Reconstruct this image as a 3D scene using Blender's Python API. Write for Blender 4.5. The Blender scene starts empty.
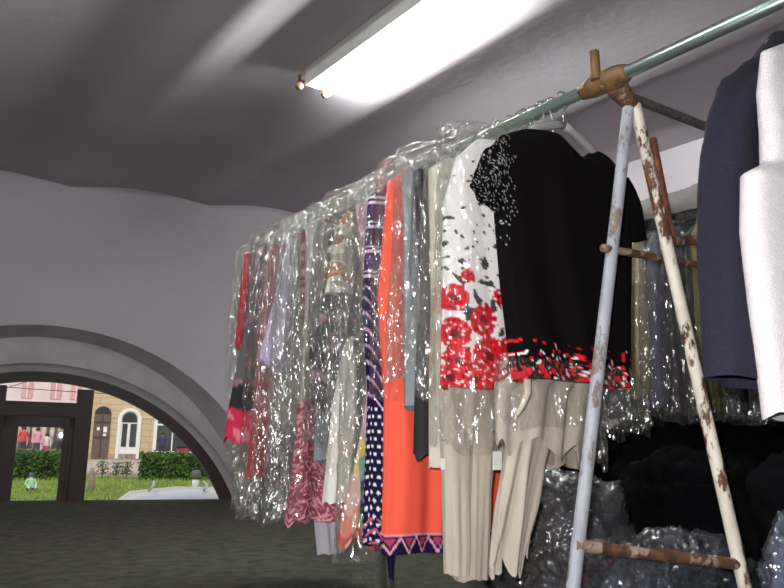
import bpy, math, random
from mathutils import Vector, Matrix, noise
rnd = random.Random(7)
PI = math.pi
SC = bpy.context.scene
COL = SC.collection
RX, RZ = 1.45, 1.395          # clothes rail: distance to the right of the viewer, height above the carpet

# ------------------------------------------------------------------ colours
def lin(c):
    return tuple(((v/255)/12.92 if v/255 <= .04045 else ((v/255+.055)/1.055)**2.4) for v in c)
def mixc(a, b, t): return tuple(a[i]*(1-t)+b[i]*t for i in range(3))

# ------------------------------------------------------------------ materials
MATS = {}
def newmat(name):
    m = bpy.data.materials.new(name); m.use_nodes = True
    nt = m.node_tree; b = nt.nodes['Principled BSDF']
    return m, nt, b
def nd(nt, t, **kw):
    n = nt.nodes.new(t)
    for k, v in kw.items():
        if k in n.inputs.keys(): n.inputs[k].default_value = v
        else: setattr(n, k, v)
    return n
def coords(nt, scale=(1,1,1)):
    tc = nd(nt, 'ShaderNodeTexCoord'); mp = nd(nt, 'ShaderNodeMapping')
    mp.inputs['Scale'].default_value = scale
    nt.links.new(tc.outputs['Object'], mp.inputs['Vector'])
    return mp.outputs['Vector']
def ramp(nt, fac, stops):
    r = nd(nt, 'ShaderNodeValToRGB')
    e = r.color_ramp.elements
    while len(e) < len(stops): e.new(.5)
    for i, (p, c) in enumerate(stops):
        e[i].position = p; e[i].color = (*c, 1)
    nt.links.new(fac, r.inputs['Fac']); return r.outputs['Color']
def mat(name, c, rough=.8, metal=0, var=.15, vscale=6, bump=0, bscale=60, stretch=(1,1,1), spec=.5, sheen=0):
    if name in MATS: return MATS[name]
    m, nt, b = newmat(name); c = lin(c)
    v = coords(nt, stretch)
    n = nd(nt, 'ShaderNodeTexNoise', Scale=vscale, Detail=5.0); nt.links.new(v, n.inputs['Vector'])
    col = ramp(nt, n.outputs['Fac'], [(.3, tuple(x*(1-var) for x in c)), (.7, tuple(min(1, x*(1+var)) for x in c))])
    nt.links.new(col, b.inputs['Base Color'])
    b.inputs['Roughness'].default_value = rough; b.inputs['Metallic'].default_value = metal
    b.inputs['Specular IOR Level'].default_value = spec
    if sheen: b.inputs['Sheen Weight'].default_value = sheen
    if bump:
        n2 = nd(nt, 'ShaderNodeTexNoise', Scale=bscale, Detail=6.0); nt.links.new(v, n2.inputs['Vector'])
        bp = nd(nt, 'ShaderNodeBump', Strength=bump, Distance=.01)
        nt.links.new(n2.outputs['Fac'], bp.inputs['Height']); nt.links.new(bp.outputs['Normal'], b.inputs['Normal'])
    MATS[name] = m; return m
def mat_print(name='printed_fabric', rough=.75, bump=.25, bscale=90):
    if name in MATS: return MATS[name]
    m, nt, b = newmat(name)
    a = nd(nt, 'ShaderNodeVertexColor'); a.layer_name = 'print'
    nt.links.new(a.outputs['Color'], b.inputs['Base Color']); b.inputs['Roughness'].default_value = rough; b.inputs['Specular IOR Level'].default_value = .12
    n2 = nd(nt, 'ShaderNodeTexNoise', Scale=bscale, Detail=5.0); nt.links.new(coords(nt), n2.inputs['Vector'])
    bp = nd(nt, 'ShaderNodeBump', Strength=bump, Distance=.006)
    nt.links.new(n2.outputs['Fac'], bp.inputs['Height']); nt.links.new(bp.outputs['Normal'], b.inputs['Normal'])
    MATS[name] = m; return m
def mat_paint_rust(name, paint, amount, rust=(112,66,38), scale=14, rust2=(70,42,30)):
    """old painted pipe: paint flaking off to rust in irregular patches"""
    if name in MATS: return MATS[name]
    m, nt, b = newmat(name); v = coords(nt, (1,1,.45))
    n = nd(nt, 'ShaderNodeTexNoise', Scale=scale, Detail=9.0, Roughness=.72); nt.links.new(v, n.inputs['Vector'])
    f = ramp(nt, n.outputs['Fac'], [(max(0, amount-.015), (1,1,1)), (amount+.015, (0,0,0))])
    nr = nd(nt, 'ShaderNodeTexNoise', Scale=45.0, Detail=6.0); nt.links.new(v, nr.inputs['Vector'])
    rc = ramp(nt, nr.outputs['Fac'], [(.35, lin(rust2)), (.62, lin(rust))])
    np_ = nd(nt, 'ShaderNodeTexNoise', Scale=20.0, Detail=8.0); nt.links.new(v, np_.inputs['Vector'])
    pc = ramp(nt, np_.outputs['Fac'], [(.3, tuple(x*.72 for x in lin(paint))), (.6, lin(paint))])
    mx = nd(nt, 'ShaderNodeMix', data_type='RGBA')
    nt.links.new(f, mx.inputs['Factor']); nt.links.new(pc, mx.inputs['A']); nt.links.new(rc, mx.inputs['B'])
    # float factor socket first; colour sockets are picked by name order
    for l in list(nt.links):
        if l.to_node == mx: nt.links.remove(l)
    nt.links.new(f, mx.inputs[0]); nt.links.new(pc, mx.inputs[6]); nt.links.new(rc, mx.inputs[7])
    nt.links.new(mx.outputs[2], b.inputs['Base Color']); b.inputs['Roughness'].default_value = .6
    bp = nd(nt, 'ShaderNodeBump', Strength=.5, Distance=.002, invert=True)
    nt.links.new(f, bp.inputs['Height']); nt.links.new(bp.outputs['Normal'], b.inputs['Normal'])
    MATS[name] = m; return m
def mat_plastic(name, haze=.1, tint=(215,222,212), gloss=.16, rough=.13, bscale=38, bs=.9):
    """thin clear garment film: mostly see-through, a little milky, crumpled shine"""
    if name in MATS: return MATS[name]
    m, nt, b = newmat(name); nt.nodes.remove(b)
    out = nt.nodes['Material Output']; v = coords(nt, (1,1,.35))
    n1 = nd(nt, 'ShaderNodeTexNoise', Scale=bscale, Detail=1.5, Roughness=.5, Distortion=1.0); nt.links.new(v, n1.inputs['Vector'])
    v2 = nd(nt, 'ShaderNodeTexVoronoi', Scale=bscale*.8, feature='F1'); nt.links.new(coords(nt, (1,1,.5)), v2.inputs['Vector'])
    ad = nd(nt, 'ShaderNodeMath', operation='ADD'); nt.links.new(n1.outputs['Fac'], ad.inputs[0]); nt.links.new(v2.outputs['Distance'], ad.inputs[1])
    bp = nd(nt, 'ShaderNodeBump', Strength=bs, Distance=.012); nt.links.new(ad.outputs[0], bp.inputs['Height'])
    tr = nd(nt, 'ShaderNodeBsdfTransparent'); tr.inputs['Color'].default_value = (.97,.975,.965,1)
    df = nd(nt, 'ShaderNodeBsdfDiffuse'); df.inputs['Color'].default_value = (*lin(tint),1)
    tl = nd(nt, 'ShaderNodeBsdfTranslucent'); tl.inputs['Color'].default_value = (*lin(tint),1)
    mm = nd(nt, 'ShaderNodeMixShader'); mm.inputs[0].default_value = .4; nt.links.new(df.outputs[0], mm.inputs[1]); nt.links.new(tl.outputs[0], mm.inputs[2])
    hz = nd(nt, 'ShaderNodeTexNoise', Scale=9.0, Detail=4.0); nt.links.new(v, hz.inputs['Vector'])
    hf = nd(nt, 'ShaderNodeMapRange'); nt.links.new(hz.outputs['Fac'], hf.inputs['Value'])
    hf.inputs['From Min'].default_value = .3; hf.inputs['From Max'].default_value = .75
    hf.inputs['To Min'].default_value = haze*.4; hf.inputs['To Max'].default_value = haze*2
    m1 = nd(nt, 'ShaderNodeMixShader'); nt.links.new(hf.outputs[0], m1.inputs[0]); nt.links.new(tr.outputs[0], m1.inputs[1]); nt.links.new(mm.outputs[0], m1.inputs[2])
    gl = nd(nt, 'ShaderNodeBsdfGlossy', Roughness=rough); gl.inputs['Color'].default_value = (1,1,1,1); nt.links.new(bp.outputs['Normal'], gl.inputs['Normal'])
    fr = nd(nt, 'ShaderNodeFresnel', IOR=1.5); nt.links.new(bp.outputs['Normal'], fr.inputs['Normal'])
    fm = nd(nt, 'ShaderNodeMath', operation='MULTIPLY_ADD', use_clamp=True); nt.links.new(fr.outputs[0], fm.inputs[0]); fm.inputs[1].default_value = .2; fm.inputs[2].default_value = gloss*.3
    m2 = nd(nt, 'ShaderNodeMixShader'); nt.links.new(fm.outputs[0], m2.inputs[0]); nt.links.new(m1.outputs[0], m2.inputs[1]); nt.links.new(gl.outputs[0], m2.inputs[2])
    nt.links.new(m2.outputs[0], out.inputs['Surface'])
    MATS[name] = m; return m
def mat_emit(name, c, s):
    m, nt, b = newmat(name)
    b.inputs['Base Color'].default_value = (*c,1); b.inputs['Emission Color'].default_value = (*c,1); b.inputs['Emission Strength'].default_value = s
    return m
def mat_glass(name='window_glass'):
    if name in MATS: return MATS[name]
    m, nt, b = newmat(name); nt.nodes.remove(b); out = nt.nodes['Material Output']
    tr = nd(nt, 'ShaderNodeBsdfTransparent'); tr.inputs['Color'].default_value = (.93,.95,.94,1)
    gl = nd(nt, 'ShaderNodeBsdfGlossy', Roughness=.02)
    n = nd(nt, 'ShaderNodeTexNoise', Scale=3.0, Detail=3.0); nt.links.new(coords(nt), n.inputs['Vector'])
    mr = nd(nt, 'ShaderNodeMapRange'); mr.inputs['To Min'].default_value = .02; mr.inputs['To Max'].default_value = .06
    nt.links.new(n.outputs['Fac'], mr.inputs['Value'])
    mx = nd(nt, 'ShaderNodeMixShader'); nt.links.new(mr.outputs[0], mx.inputs[0]); nt.links.new(tr.outputs[0], mx.inputs[1]); nt.links.new(gl.outputs[0], mx.inputs[2])
    nt.links.new(mx.outputs[0], out.inputs['Surface']); MATS[name] = m; return m

# ------------------------------------------------------------------ mesh helpers
class MB:
    def __init__(s): s.v = []; s.f = []; s.c = None
    def add(s, v, f):
        o = len(s.v); s.v += [tuple(p) for p in v]; s.f += [tuple(i+o for i in q) for q in f]
    def box(s, x0, x1, y0, y1, z0, z1, M=None):
        v = [Vector((x,y,z)) for x in (x0,x1) for y in (y0,y1) for z in (z0,z1)]
        if M: v = [M @ p for p in v]
        s.add(v, [(0,1,3,2),(4,6,7,5),(0,4,5,1),(2,3,7,6),(0,2,6,4),(1,5,7,3)])
    def tube(s, pts, r, n=16, caps=True, hollow=0):
        pts = [Vector(p) for p in pts]; rs = r if isinstance(r, (list, tuple)) else [r]*len(pts)
        rings = []; prev = None
        for i, p in enumerate(pts):
            d = (pts[min(i+1, len(pts)-1)]-pts[max(i-1, 0)]).normalized()
            if prev is None:
                a = d.orthogonal().normalized()
            else:
                a = (prev - d*prev.dot(d)).normalized()
            prev = a; b = d.cross(a)
            rings.append([p + (a*math.cos(t)+b*math.sin(t))*rs[i] for t in [2*PI*k/n for k in range(n)]])
        v = [q for rg in rings for q in rg]; f = []
        for i in range(len(rings)-1):
            for k in range(n):
                f.append((i*n+k, i*n+(k+1)%n, (i+1)*n+(k+1)%n, (i+1)*n+k))
        if caps:
            f.append(tuple(range(n))[::-1]); f.append(tuple((len(rings)-1)*n+k for k in range(n)))
        s.add(v, f)
    def lathe(s, prof, n=20, c=(0,0,0)):
        v = [(c[0]+r*math.cos(2*PI*k/n), c[1]+r*math.sin(2*PI*k/n), c[2]+z) for r, z in prof for k in range(n)]
        f = [(i*n+k, i*n+(k+1)%n, (i+1)*n+(k+1)%n, (i+1)*n+k) for i in range(len(prof)-1) for k in range(n)]
        f.append(tuple(range(n))[::-1]); f.append(tuple((len(prof)-1)*n+k for k in range(n)))
        s.add(v, f)
    def poly(s, pts, thick, M=None):
        """flat outline (x,z) given depth along y"""
        n = len(pts); v = [Vector((x, -thick/2, z)) for x, z in pts]+[Vector((x, thick/2, z)) for x, z in pts]
        if M: v = [M @ p for p in v]
        f = [tuple(range(n)), tuple(range(2*n-1, n-1, -1))]+[(i, i+n, (i+1)%n+n, (i+1)%n) for i in range(n)]
        s.add(v, f)
    def build(s, name, m, parent=None, smooth=True, bevel=0, sub=0, loc=None):
        me = bpy.data.meshes.new(name); me.from_pydata(s.v, [], s.f); me.validate(); me.update()
        if s.c is not None and len(s.c) == len(me.vertices):
            at = me.color_attributes.new('print', 'FLOAT_COLOR', 'POINT')
            flat = [x for c in s.c for x in (c[0], c[1], c[2], 1.0)]
            at.data.foreach_set('color', flat)
        o = bpy.data.objects.new(name, me); COL.objects.link(o)
        me.materials.append(m)
        for p in me.polygons: p.use_smooth = smooth
        if parent: o.parent = parent
        if loc: o.location = loc
        if bevel:
            b = o.modifiers.new('bevel', 'BEVEL'); b.width = bevel; b.segments = 2; b.limit_method = 'ANGLE'
        if sub:
            q = o.modifiers.new('sub', 'SUBSURF'); q.levels = sub; q.render_levels = sub
        return o
def edge_split(o, ang=40):
    m = o.modifiers.new('es', 'EDGE_SPLIT'); m.split_angle = math.radians(ang); return o
def tag(o, label=None, cat=None, group=None, kind=None):
    if label: o['label'] = label
    if cat: o['category'] = cat
    if group: o['group'] = group
    if kind: o['kind'] = kind
    return o
def empty(name, loc, label, cat, group=None, rz=0):
    o = bpy.data.objects.new(name, None); COL.objects.link(o); o.location = loc; o.rotation_euler.z = rz
    o.empty_display_size = .1
    return tag(o, label, cat, group)

# ------------------------------------------------------------------ wall frame: s along the window wall, t outwards, z up
U = Vector((.9732, -.2300, 0)); N = Vector((.2300, .9732, 0))
WM = Matrix(((U.x, N.x, 0, 0), (U.y, N.y, 0, 0), (0, 0, 1, 0), (0, 0, 0, 1)))
def W(s, t, z): return WM @ Vector((s, t, z))

m_wall = mat('wall_plaster', (202,191,199), .9, var=.05, vscale=1.5, bump=.25, bscale=25)
m_ceil = mat('ceiling_plaster', (182,173,179), .9, var=.08, vscale=1.2, bump=.2, bscale=18)
m_reveal = mat('reveal_plaster', (206,196,202), .9, var=.10, vscale=5, bump=.3, bscale=20)
m_carpet = mat('carpet', (70,70,60), 1, var=.35, vscale=14, bump=1, bscale=90, spec=.1)

# floor (carpeted mezzanine)
b = MB()
nx, ny = 60, 60
b.add([W(s, t, 0) for s, t in [(-3.0,-2.5),(4.5,-2.5),(6.2,6.99),(-4.0,6.99)]], [(0,1,2,3)])
b.add([W(s, t, -.2) for s, t in [(-3.0,-2.5),(4.5,-2.5),(6.2,6.99),(-4.0,6.99)]], [(3,2,1,0)])
b.add([W(s, 6.99, z) for s, z in [(-4,0),(6.2,0),(6.2,-.2),(-4,-.2)]], [(0,1,2,3)])
o = b.build('floor', m_carpet, smooth=False); tag(o, kind='structure')

# ceiling: shallow jack arches running away from the viewer
tr_x = [-4.2,-3.08,-1.95,-.82,.29,1.38,2.483,3.49,4.52]
prof = []
for i in range(len(tr_x)-1):
    a, c = tr_x[i], tr_x[i+1]
    for k in range(16):
        u = k/16; prof.append((a+(c-a)*u, 2.552+.058*(.6*(1-abs(2*u-1)**2.1)+.4*(.5-.5*math.cos(2*PI*u)))))
prof.append((tr_x[-1], 2.552))
b = MB(); n = len(prof)
def wally(x, t): return (t - N.x*x)/N.y
v = [(x, -2.4, z) for x, z in prof]+[(x, wally(x, 6.72), z) for x, z in prof]
b.add(v, [(i, i+n, i+n+1, i+1) for i in range(n-1)])
b.add([(x, y, z+.25) for x, y, z in v], [(i+1, i+n+1, i+n, i) for i in range(n-1)])
o = b.build('ceiling', m_ceil); tag(o, kind='structure')

# right, left, near walls
b = MB(); b.box(4.48, 4.68, -2.4, 6.0, -.2, 3.0); tag(b.build('wall_right', m_wall, smooth=False), kind='structure')
b = MB(); b.box(-3.2, -3.0, -2.4, 7.6, -.2, 3.0); tag(b.build('wall_left', m_wall, smooth=False), kind='structure')
b = MB(); b.box(-3.2, 4.68, -2.6, -2.4, -.2, 3.0); tag(b.build('wall_front', m_wall, smooth=False), kind='structure')

# window wall with the big arch
def arc(R, s0, z0, zmin, n=64):
    a0 = math.asin(max(-1, (zmin-z0)/R))
    return [(s0+R*math.cos(a0+(PI-2*a0)*k/n), z0+R*math.sin(a0+(PI-2*a0)*k/n)) for k in range(n+1)]
A = arc(1.98, -.195, -.60, -.25); B = arc(1.745, -.20, -.435, -.25)
C1 = arc(1.86, -.2, -.76, -.25); C = arc(1.80, -.2, -.76, -.25); Fi = arc(1.69, -.2, -.73, -.25)
b = MB(); n = len(A); tA, tB, tC0, tC = 6.62, 6.84, 6.90, 6.985
v = [W(s, tA, z) for s, z in A]+[W(s, tA, 3.0) for s, z in A]
b.add(v, [(i, i+n, i+n+1, i+1) for i in range(n-1)])
for e, far in ((A[0][0], 6.3), (A[-1][0], -5.0)):
    b.add([W(e, tA, -.25), W(far, tA, -.25), W(far, tA, 3.0), W(e, tA, 3.0)], [(0,1,2,3)])
# outer face
v = [W(s, 7.12, z) for s, z in C]+[W(s, 7.12, 6.0) for s, z in C]
b.add(v, [(i+1, i+n+1, i+n, i) for i in range(n-1)])
for e, far in ((C[0][0], 6.3), (C[-1][0], -5.0)):
    b.add([W(e, 7.12, -2.4), W(far, 7.12, -2.4), W(far, 7.12, 6.0), W(e, 7.12, 6.0)], [(3,2,1,0)])
v = [W(s, 7.12, -.25) for s in (C[-1][0], C[0][0])]+[W(s, 7.12, -2.4) for s in (C[0][0], C[-1][0])]
b.add(v, [(0,1,2,3)])
o = b.build('wall_back', m_wall, smooth=False); tag(o, kind='structure')
b = MB()
for (P, t0), (Q, t1) in (((A, tA), (B, tB)), ((B, tB), (C1, tC0)), ((C1, tC0), (C1, tC0+.03)), ((C1, tC0+.03), (C, tC)), ((C, tC), (C, 7.12))):
    b.add([W(s, t0, z) for s, z in P]+[W(s, t1, z) for s, z in Q], [(i, i+1, i+n+1, i+n) for i in range(n-1)])
o = b.build('trim_1', m_reveal); edge_split(o, 25); tag(o, kind='structure')

# window joinery, dark brown wood
m_wood = mat('dark_wood', (48,22,24), .5, var=.25, vscale=5, bump=.15, bscale=40, stretch=(1,1,.2))
b = MB(); t0, t1 = 6.985, 7.09
for P, Q, ta, tb in ((C, Fi, t0, t0), (Fi, Fi, t0, t1), (Fi, C, t1, t1)):
    b.add([W(s, ta, z) for s, z in P]+[W(s, tb, z) for s, z in Q], [(i, i+1, i+n+1, i+n) for i in range(n-1)])
def fbox(b, s0, s1, z0, z1, ta=t0-.01, tb=t1): b.box(s0, s1, ta, tb, z0, z1, WM)
top = lambda s: -.76+math.sqrt(1.7**2-(s+.2)**2)
fbox(b, .07, .20, -.25, top(.14)); fbox(b, -.60, -.47, -.25, top(-.5)); fbox(b, -.47, .07, .655, .79); fbox(b, -.48, -.44, -.25, .68); fbox(b, .055, .08, -.25, .68)
o = b.build('window_1', m_wood, smooth=False); tag(o, kind='structure')
g = MB()
arcg = [(s, z) for s, z in Fi]
gc = len(arcg); g.add([W(s, 7.04, z) for s, z in arcg], [tuple(range(gc))])
gp = g.build('pane', mat_glass(), o, smooth=False)
d = MB()
fbox(d, -.46, -.35, -.25, .67, 6.96, 7.03); fbox(d, .03, .065, -.25, .67, 6.96, 7.03); fbox(d, -.01, .04, -.25, .67, 6.955, 7.035)
fbox(d, -.46, .065, .585, .675, 6.96, 7.03)
o = d.build('door_1', m_wood, smooth=False, bevel=.004); tag(o, kind='structure')
h = MB(); h.tube([W(-.53, 6.97, .66), W(-.53, 6.93, .66), W(-.53, 6.92, .57)], .008, 8); h.box(-.545, -.515, 6.965, 6.975, .60, .72, WM)
h.build('door_handle', mat('handle_metal', (120,112,105), .35, .8), o)

# ------------------------------------------------------------------ strip light
m_white_enamel = mat('white_enamel', (225,226,222), .4, var=.05)
m_hold = mat('stained_holder', (120,84,60), .6, var=.4, vscale=40, bump=.4)
def strip_light(loc, label, mt):
    fx = empty('strip_light', loc, label, 'light fixture')
    b = MB(); b.box(-.055, .045, -.62, .66, -.055, .055); b.build('batten', m_white_enamel, fx, smooth=False, bevel=.006)
    b = MB(); b.tube([(.085, -.58, -.075), (.085, .645, -.075)], .0145, 16, caps=True)
    b.build('fluorescent_tube', mt, fx)
    for x in (-.085, .085):
        for y in (-.6, .66):
            b = MB(); b.tube([(x, y-.012, -.07), (x, y+.014, -.07)], .021, 12); b.box(x-.008, x+.008, y-.008, y+.01, -.06, .0); b.tube([(x*.55, y, -.03), (x, y, -.05)], .009, 8)
            b.build('tube_holder', m_hold, fx)
m_tube = mat_emit('tube_glow', (.93, 1.0, .96), 250)
strip_light((2.00, 2.91, 2.555), 'white fluorescent strip light on the ceiling, one tube lit, one holder empty', m_tube)
strip_light((-1.35, 1.2, 2.555), 'added unseen white strip light on the ceiling, fill light for the left side of the room', m_tube)  # added lamp, out of view, brightens the left side of the room
b = MB(); b.tube([(1.88+.01*math.sin(k*1.1), 3.54-.3*k, 2.618+.004*math.sin(k)) for k in range(9)], .003, 6)
tag(b.build('ceiling_cable', mat('cable_grey', (120,105,112), .7)), 'thin grey cable running along the ceiling beside the strip light', 'cable')

# ------------------------------------------------------------------ garments
def interp(rows, z):
    """rows sorted from top to bottom: (z, x0, x1, thickness)"""
    if z >= rows[0][0]: return rows[0][1:]
    for a, c in zip(rows, rows[1:]):
        if c[0] <= z <= a[0]:
            u = (a[0]-z)/max(1e-6, a[0]-c[0])
            return tuple(a[i]*(1-u)+c[i]*u for i in (1, 2, 3))
    return rows[-1][1:]
def shell(rows, Y, zb, nz=60, na=96, folds=9, amp=.012, seed=0, crinkle=0., cfreq=22, hem=.01, paint=None, lean=0., close_top=True, round_=.75):
    """soft hanging cloth: flattened tube, vertical folds growing towards the hem. world rows -> local verts around (RX, Y, zb)"""
    b = MB(); zt, zl = rows[0][0], rows[-1][0]; cols = []
    for i in range(nz+1):
        u = i/nz; z = zt+(zl-zt)*u
        x0, x1, th = interp(rows, z); mid, hw = (x0+x1)/2, (x1-x0)/2
        for k in range(na):
            a = 2*PI*k/na; ca, sa = math.cos(a), math.sin(a)
            px = math.copysign(abs(ca)**round_, ca); py = math.copysign(abs(sa)**.8, sa)
            A_ = amp*(.15+.85*min(1, u*1.6))
            ph = 2.2*noise.noise(Vector((px*1.5+seed, py*.7, z*1.3)))
            d = A_*math.sin(px*folds*1.7+ph*2+seed*3.1+(1.3 if sa > 0 else 0)) + A_*.8*noise.noise(Vector((px*4+seed*7, py*3, z*1.6)))
            if crinkle:
                if z > 1.2: d += .012*noise.noise(Vector((px*3+seed*5, py*2, z*14)))
                q = Vector((px*hw*cfreq+seed, py*th*cfreq*1.5, z*cfreq*.4))
                cm = max(.15, .75+1.6*noise.noise(Vector((px*2+seed*2, py, z*3.5))))
                d += cm*crinkle*(abs(noise.noise(q))*1.6-.3+.6*noise.noise(q*2.3))
            nxx, nyy = ca*th, sa*hw; L = math.hypot(nxx, nyy)+1e-6
            x = mid+px*hw+d*nxx/L*.7; y = py*th+d*nyy/L+lean*u
            zz = z+hem*noise.noise(Vector((px*2+seed, py*2, 3)))*u**4*2
            b.v.append((x-RX, y, zz-zb))
            if paint: cols.append(paint(x, z, sa, a))
    for i in range(nz):
        for k in range(na):
            b.f.append((i*na+k, (i+1)*na+k, (i+1)*na+(k+1)%na, i*na+(k+1)%na))
    if close_top:
        b.f.append(tuple(range(na)))
    if paint: b.c = cols
    return b
def hanger(root, Y, zb, col='wire', xw=.19, ztop=None, hook=True):
    zt = 1.29 if ztop is None else ztop
    m = {'wire': mat('hanger_wire', (190,195,190), .25, .9), 'grey': mat('hanger_grey_plastic', (150,150,150), .3, var=.1), 'black': mat('hanger_black_plastic', (28,26,28), .35)}[col]
    b = MB(); r = .0022 if col == 'wire' else (.0085 if col == 'grey' else .005)
    L = []
    for s in (-1, 1):
        b.tube([(0, 0, zt+.035-zb), (s*.03, 0, zt+.028-zb), (s*.1, 0, zt-.0-zb), (s*xw, 0, zt-.055-zb)], r*1.3, 8)
    b.tube([(-xw, 0, zt-.055-zb), (xw, 0, zt-.055-zb)], r, 8)
    h = b.build('hanger', m, root)
    if hook:
        c = MB(); R = .023
        c.tube([(0, 0, zt+.03-zb), (0, 0, RZ-R-.012-zb)]+[(R*math.sin(t)*1.0, 0, RZ-zb-R*math.cos(t)+.003) for t in [.15+5.0*k/14-.9 for k in range(3, 15)]], .0021, 7)
        c.build('hook', mat('hanger_wire', (190,195,190), .25, .9), h)
    return h
SHO = lambda x0=1.21, x1=1.69, top=1.315, th=.04: [(top, 1.41, 1.49, .018), (top-.02, 1.34, 1.56, .024), (top-.045, x0+.05, x1-.05, .03), (top-.085, x0, x1, th)]
mP = [mat_plastic('clear_film', .022, (226,228,222), .25, .16, 34, 1.0),
      mat_plastic('milky_film', .06, (222,226,214), .28, .17, 30, 1.0),
      mat_plastic('grey_film', .04, (212,214,210), .28, .16, 38, 1.0)]
def cover(root, Y, zb, zbot, x0=1.19, x1=1.71, th=.042, seed=0, m=0, top=1.335, amp=.010, flare=.0, ztopx=None):
    rr_ = random.Random(seed*13+5); a_, c_ = rr_.uniform(-.035,.03), rr_.uniform(-.02,.02)
    top += rr_.uniform(-.012, .016)
    rows = [(RZ+rr_.uniform(0,.035), 1.43+a_*.5, 1.465+a_*.5, .008), (RZ-.012, 1.405+a_*.6, 1.485+a_*.6, .014), (top+.01, 1.37+a_, 1.50+a_, .016), (top-.015, 1.315+a_, 1.57+a_, .024), (top-.04+c_, x0+.06+c_, x1-.06, .03), (top-.075, x0+.005, x1-.005, th), (.9, x0-.005, x1+.005, th*1.1), (zbot, x0-flare, x1+flare, th*1.2)]
    b = shell(rows, Y, zb, nz=130, na=150, folds=6, amp=amp, seed=seed+50, crinkle=.008, cfreq=32, hem=.02, close_top=False, round_=.7)
    return b.build('plastic_cover', mP[m], root, smooth=False)
def fab(name, c, **kw):
    kw.setdefault('rough', .85); kw.setdefault('bump', .2); kw.setdefault('bscale', 70); kw.setdefault('var', .10)
    return mat(name, c, **kw)
nz3 = lambda x, y, z, f=1: noise.noise(Vector((x*f, y*f, z*f)))
G = 'clothes hanging on the front rail'

# --- black short-sleeved top with floral hem, nearest of the row (Y 1.25)
ROSE = lin((205,28,40)); DRED = lin((110,8,18)); WHT = lin((232,226,226)); PINK = lin((226,120,140)); BLK = lin((9,6,9)); LEAF = lin((62,66,66)); NAVY = lin((22,18,58))
def sequin(x, z, seed=0):
    return nz3(x+seed, 0, z, 190) > .28
def p_black(x, z, sa, a):
    c = BLK
    h = z-.655+.015*nz3(x, 3, z, 30)
    if h < .085:
        v1 = nz3(x, 1, z, 75); dens = 1-h/.085
        if v1 > .34-.55*dens*.9:
            c = ROSE if nz3(x, 7, z, 60) > -.1 else (WHT if nz3(x, 5, z, 90) > 0 else DRED)
    e = (1.24-x)/.04+.8*nz3(x, 9, z, 9)-max(0,(1.0-z))*3
    if e > 0 and z > .72 and z > .93 and nz3(x, 2, z, 330) > .46-.1*min(e, 1.5): c = (.4,.4,.41)
    return c
Y = 1.25; zb = .64
r0 = empty('short_sleeved_top', (RX, Y, zb), 'black short-sleeved top with speckled left sleeve and red floral hem, nearest of the crowded row', 'top', G)
def scoop(x): return 1.0
rows = [(1.292, 1.37, 1.56, .012), (1.275, 1.30, 1.63, .024), (1.24, 1.225, 1.69, .032), (1.19, 1.212, 1.715, .036), (1.04, 1.215, 1.70, .045), (.85, 1.24, 1.69, .05), (.655, 1.275, 1.68, .055)]
b = shell(rows, Y, zb, nz=190, na=260, folds=5, amp=.009, seed=1, hem=.004, paint=p_black, round_=.6)
# neckline scoop pressed into the top rows
nv = []
for x, y, z in b.v:
    xw, zw = x+RX, z+zb
    if zw > 1.2:
        k = math.exp(-((xw-1.50)/.055)**4)
        z -= (.050 if y < 0 else .030)*k*(zw-1.2)/.088
    nv.append((x, y, z))
b.v = nv
b.build('top_body', mat_print('black_print_fabric', .95, .12), r0)
def sleeve(pts, rs, zb, Y, paint=None, seed=0, n=40, flat=.45, steps=50, amp=.005):
    """flattened sleeve along a polyline of world points"""
    b = MB(); P = [Vector(p) for p in pts]; cols = []
    tot = len(P)-1
    for i in range(steps+1):
        u = i/steps*tot; j = min(tot-1, int(u)); f = u-j
        p = P[j].lerp(P[j+1], f); r = rs[j]*(1-f)+rs[j+1]*f
        d = (P[j+1]-P[j]).normalized(); side = d.cross(Vector((0,1,0))).normalized()
        for k in range(n):
            a = 2*PI*k/n; rr = r*(1+.12*nz3(math.cos(a)*2, seed, i*.08)); w = amp*math.sin(a*5+seed+i*.05)
            q = p + side*(rr+w)*math.cos(a)+Vector((0,1,0))*(rr*flat+w)*math.sin(a)
            b.v.append((q.x-RX, q.y-Y, q.z-zb))
            if paint: cols.append(paint(q.x, q.z, math.sin(a), a))
    for i in range(steps):
        for k in range(n): b.f.append((i*n+k, (i+1)*n+k, (i+1)*n+(k+1)%n, i*n+(k+1)%n))
    b.f.append(tuple(range(n)))
    if paint: b.c = cols
    return b
def p_seq(x, z, sa, a):
    return (.42,.42,.43) if nz3(x, 2+sa*.02, z, 330) > .36 else BLK
b = sleeve([(1.275, Y, 1.215), (1.215, Y, 1.15), (1.165, Y-.005, 1.065)], [.045, .056, .046], zb, Y, p_seq, 2, 90, .4, 80)
tag(b.build('sleeve', mat_print('black_print_fabric', .95, .12), r0), 'sleeve speckled with small silver sequins')
b = sleeve([(1.66, Y, 1.215), (1.70, Y, 1.15), (1.72, Y, 1.06)], [.05, .06, .055], zb, Y, lambda *a: BLK, 3, 40, .4, 30)
b.build('sleeve', mat_print('black_print_fabric', .95, .12), r0)
hanger(r0, Y, zb, 'grey', .17, 1.292)
cover(r0, Y, zb, .51, 1.20, 1.72, .06, 1, 0, top=1.0, amp=.012)
for o in list(r0.children):
    if o.name.startswith('plastic_cover'): bpy.data.objects.remove(o)
b = shell([(.70, 1.215, 1.70, .060), (.66, 1.21, 1.715, .062), (.545, 1.19, 1.74, .065)], Y, zb, 60, 200, 6, .014, 61, .010, 30, .03, close_top=False, round_=.65)
b.build('plastic_cover', mP[0], r0, smooth=False)

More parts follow.
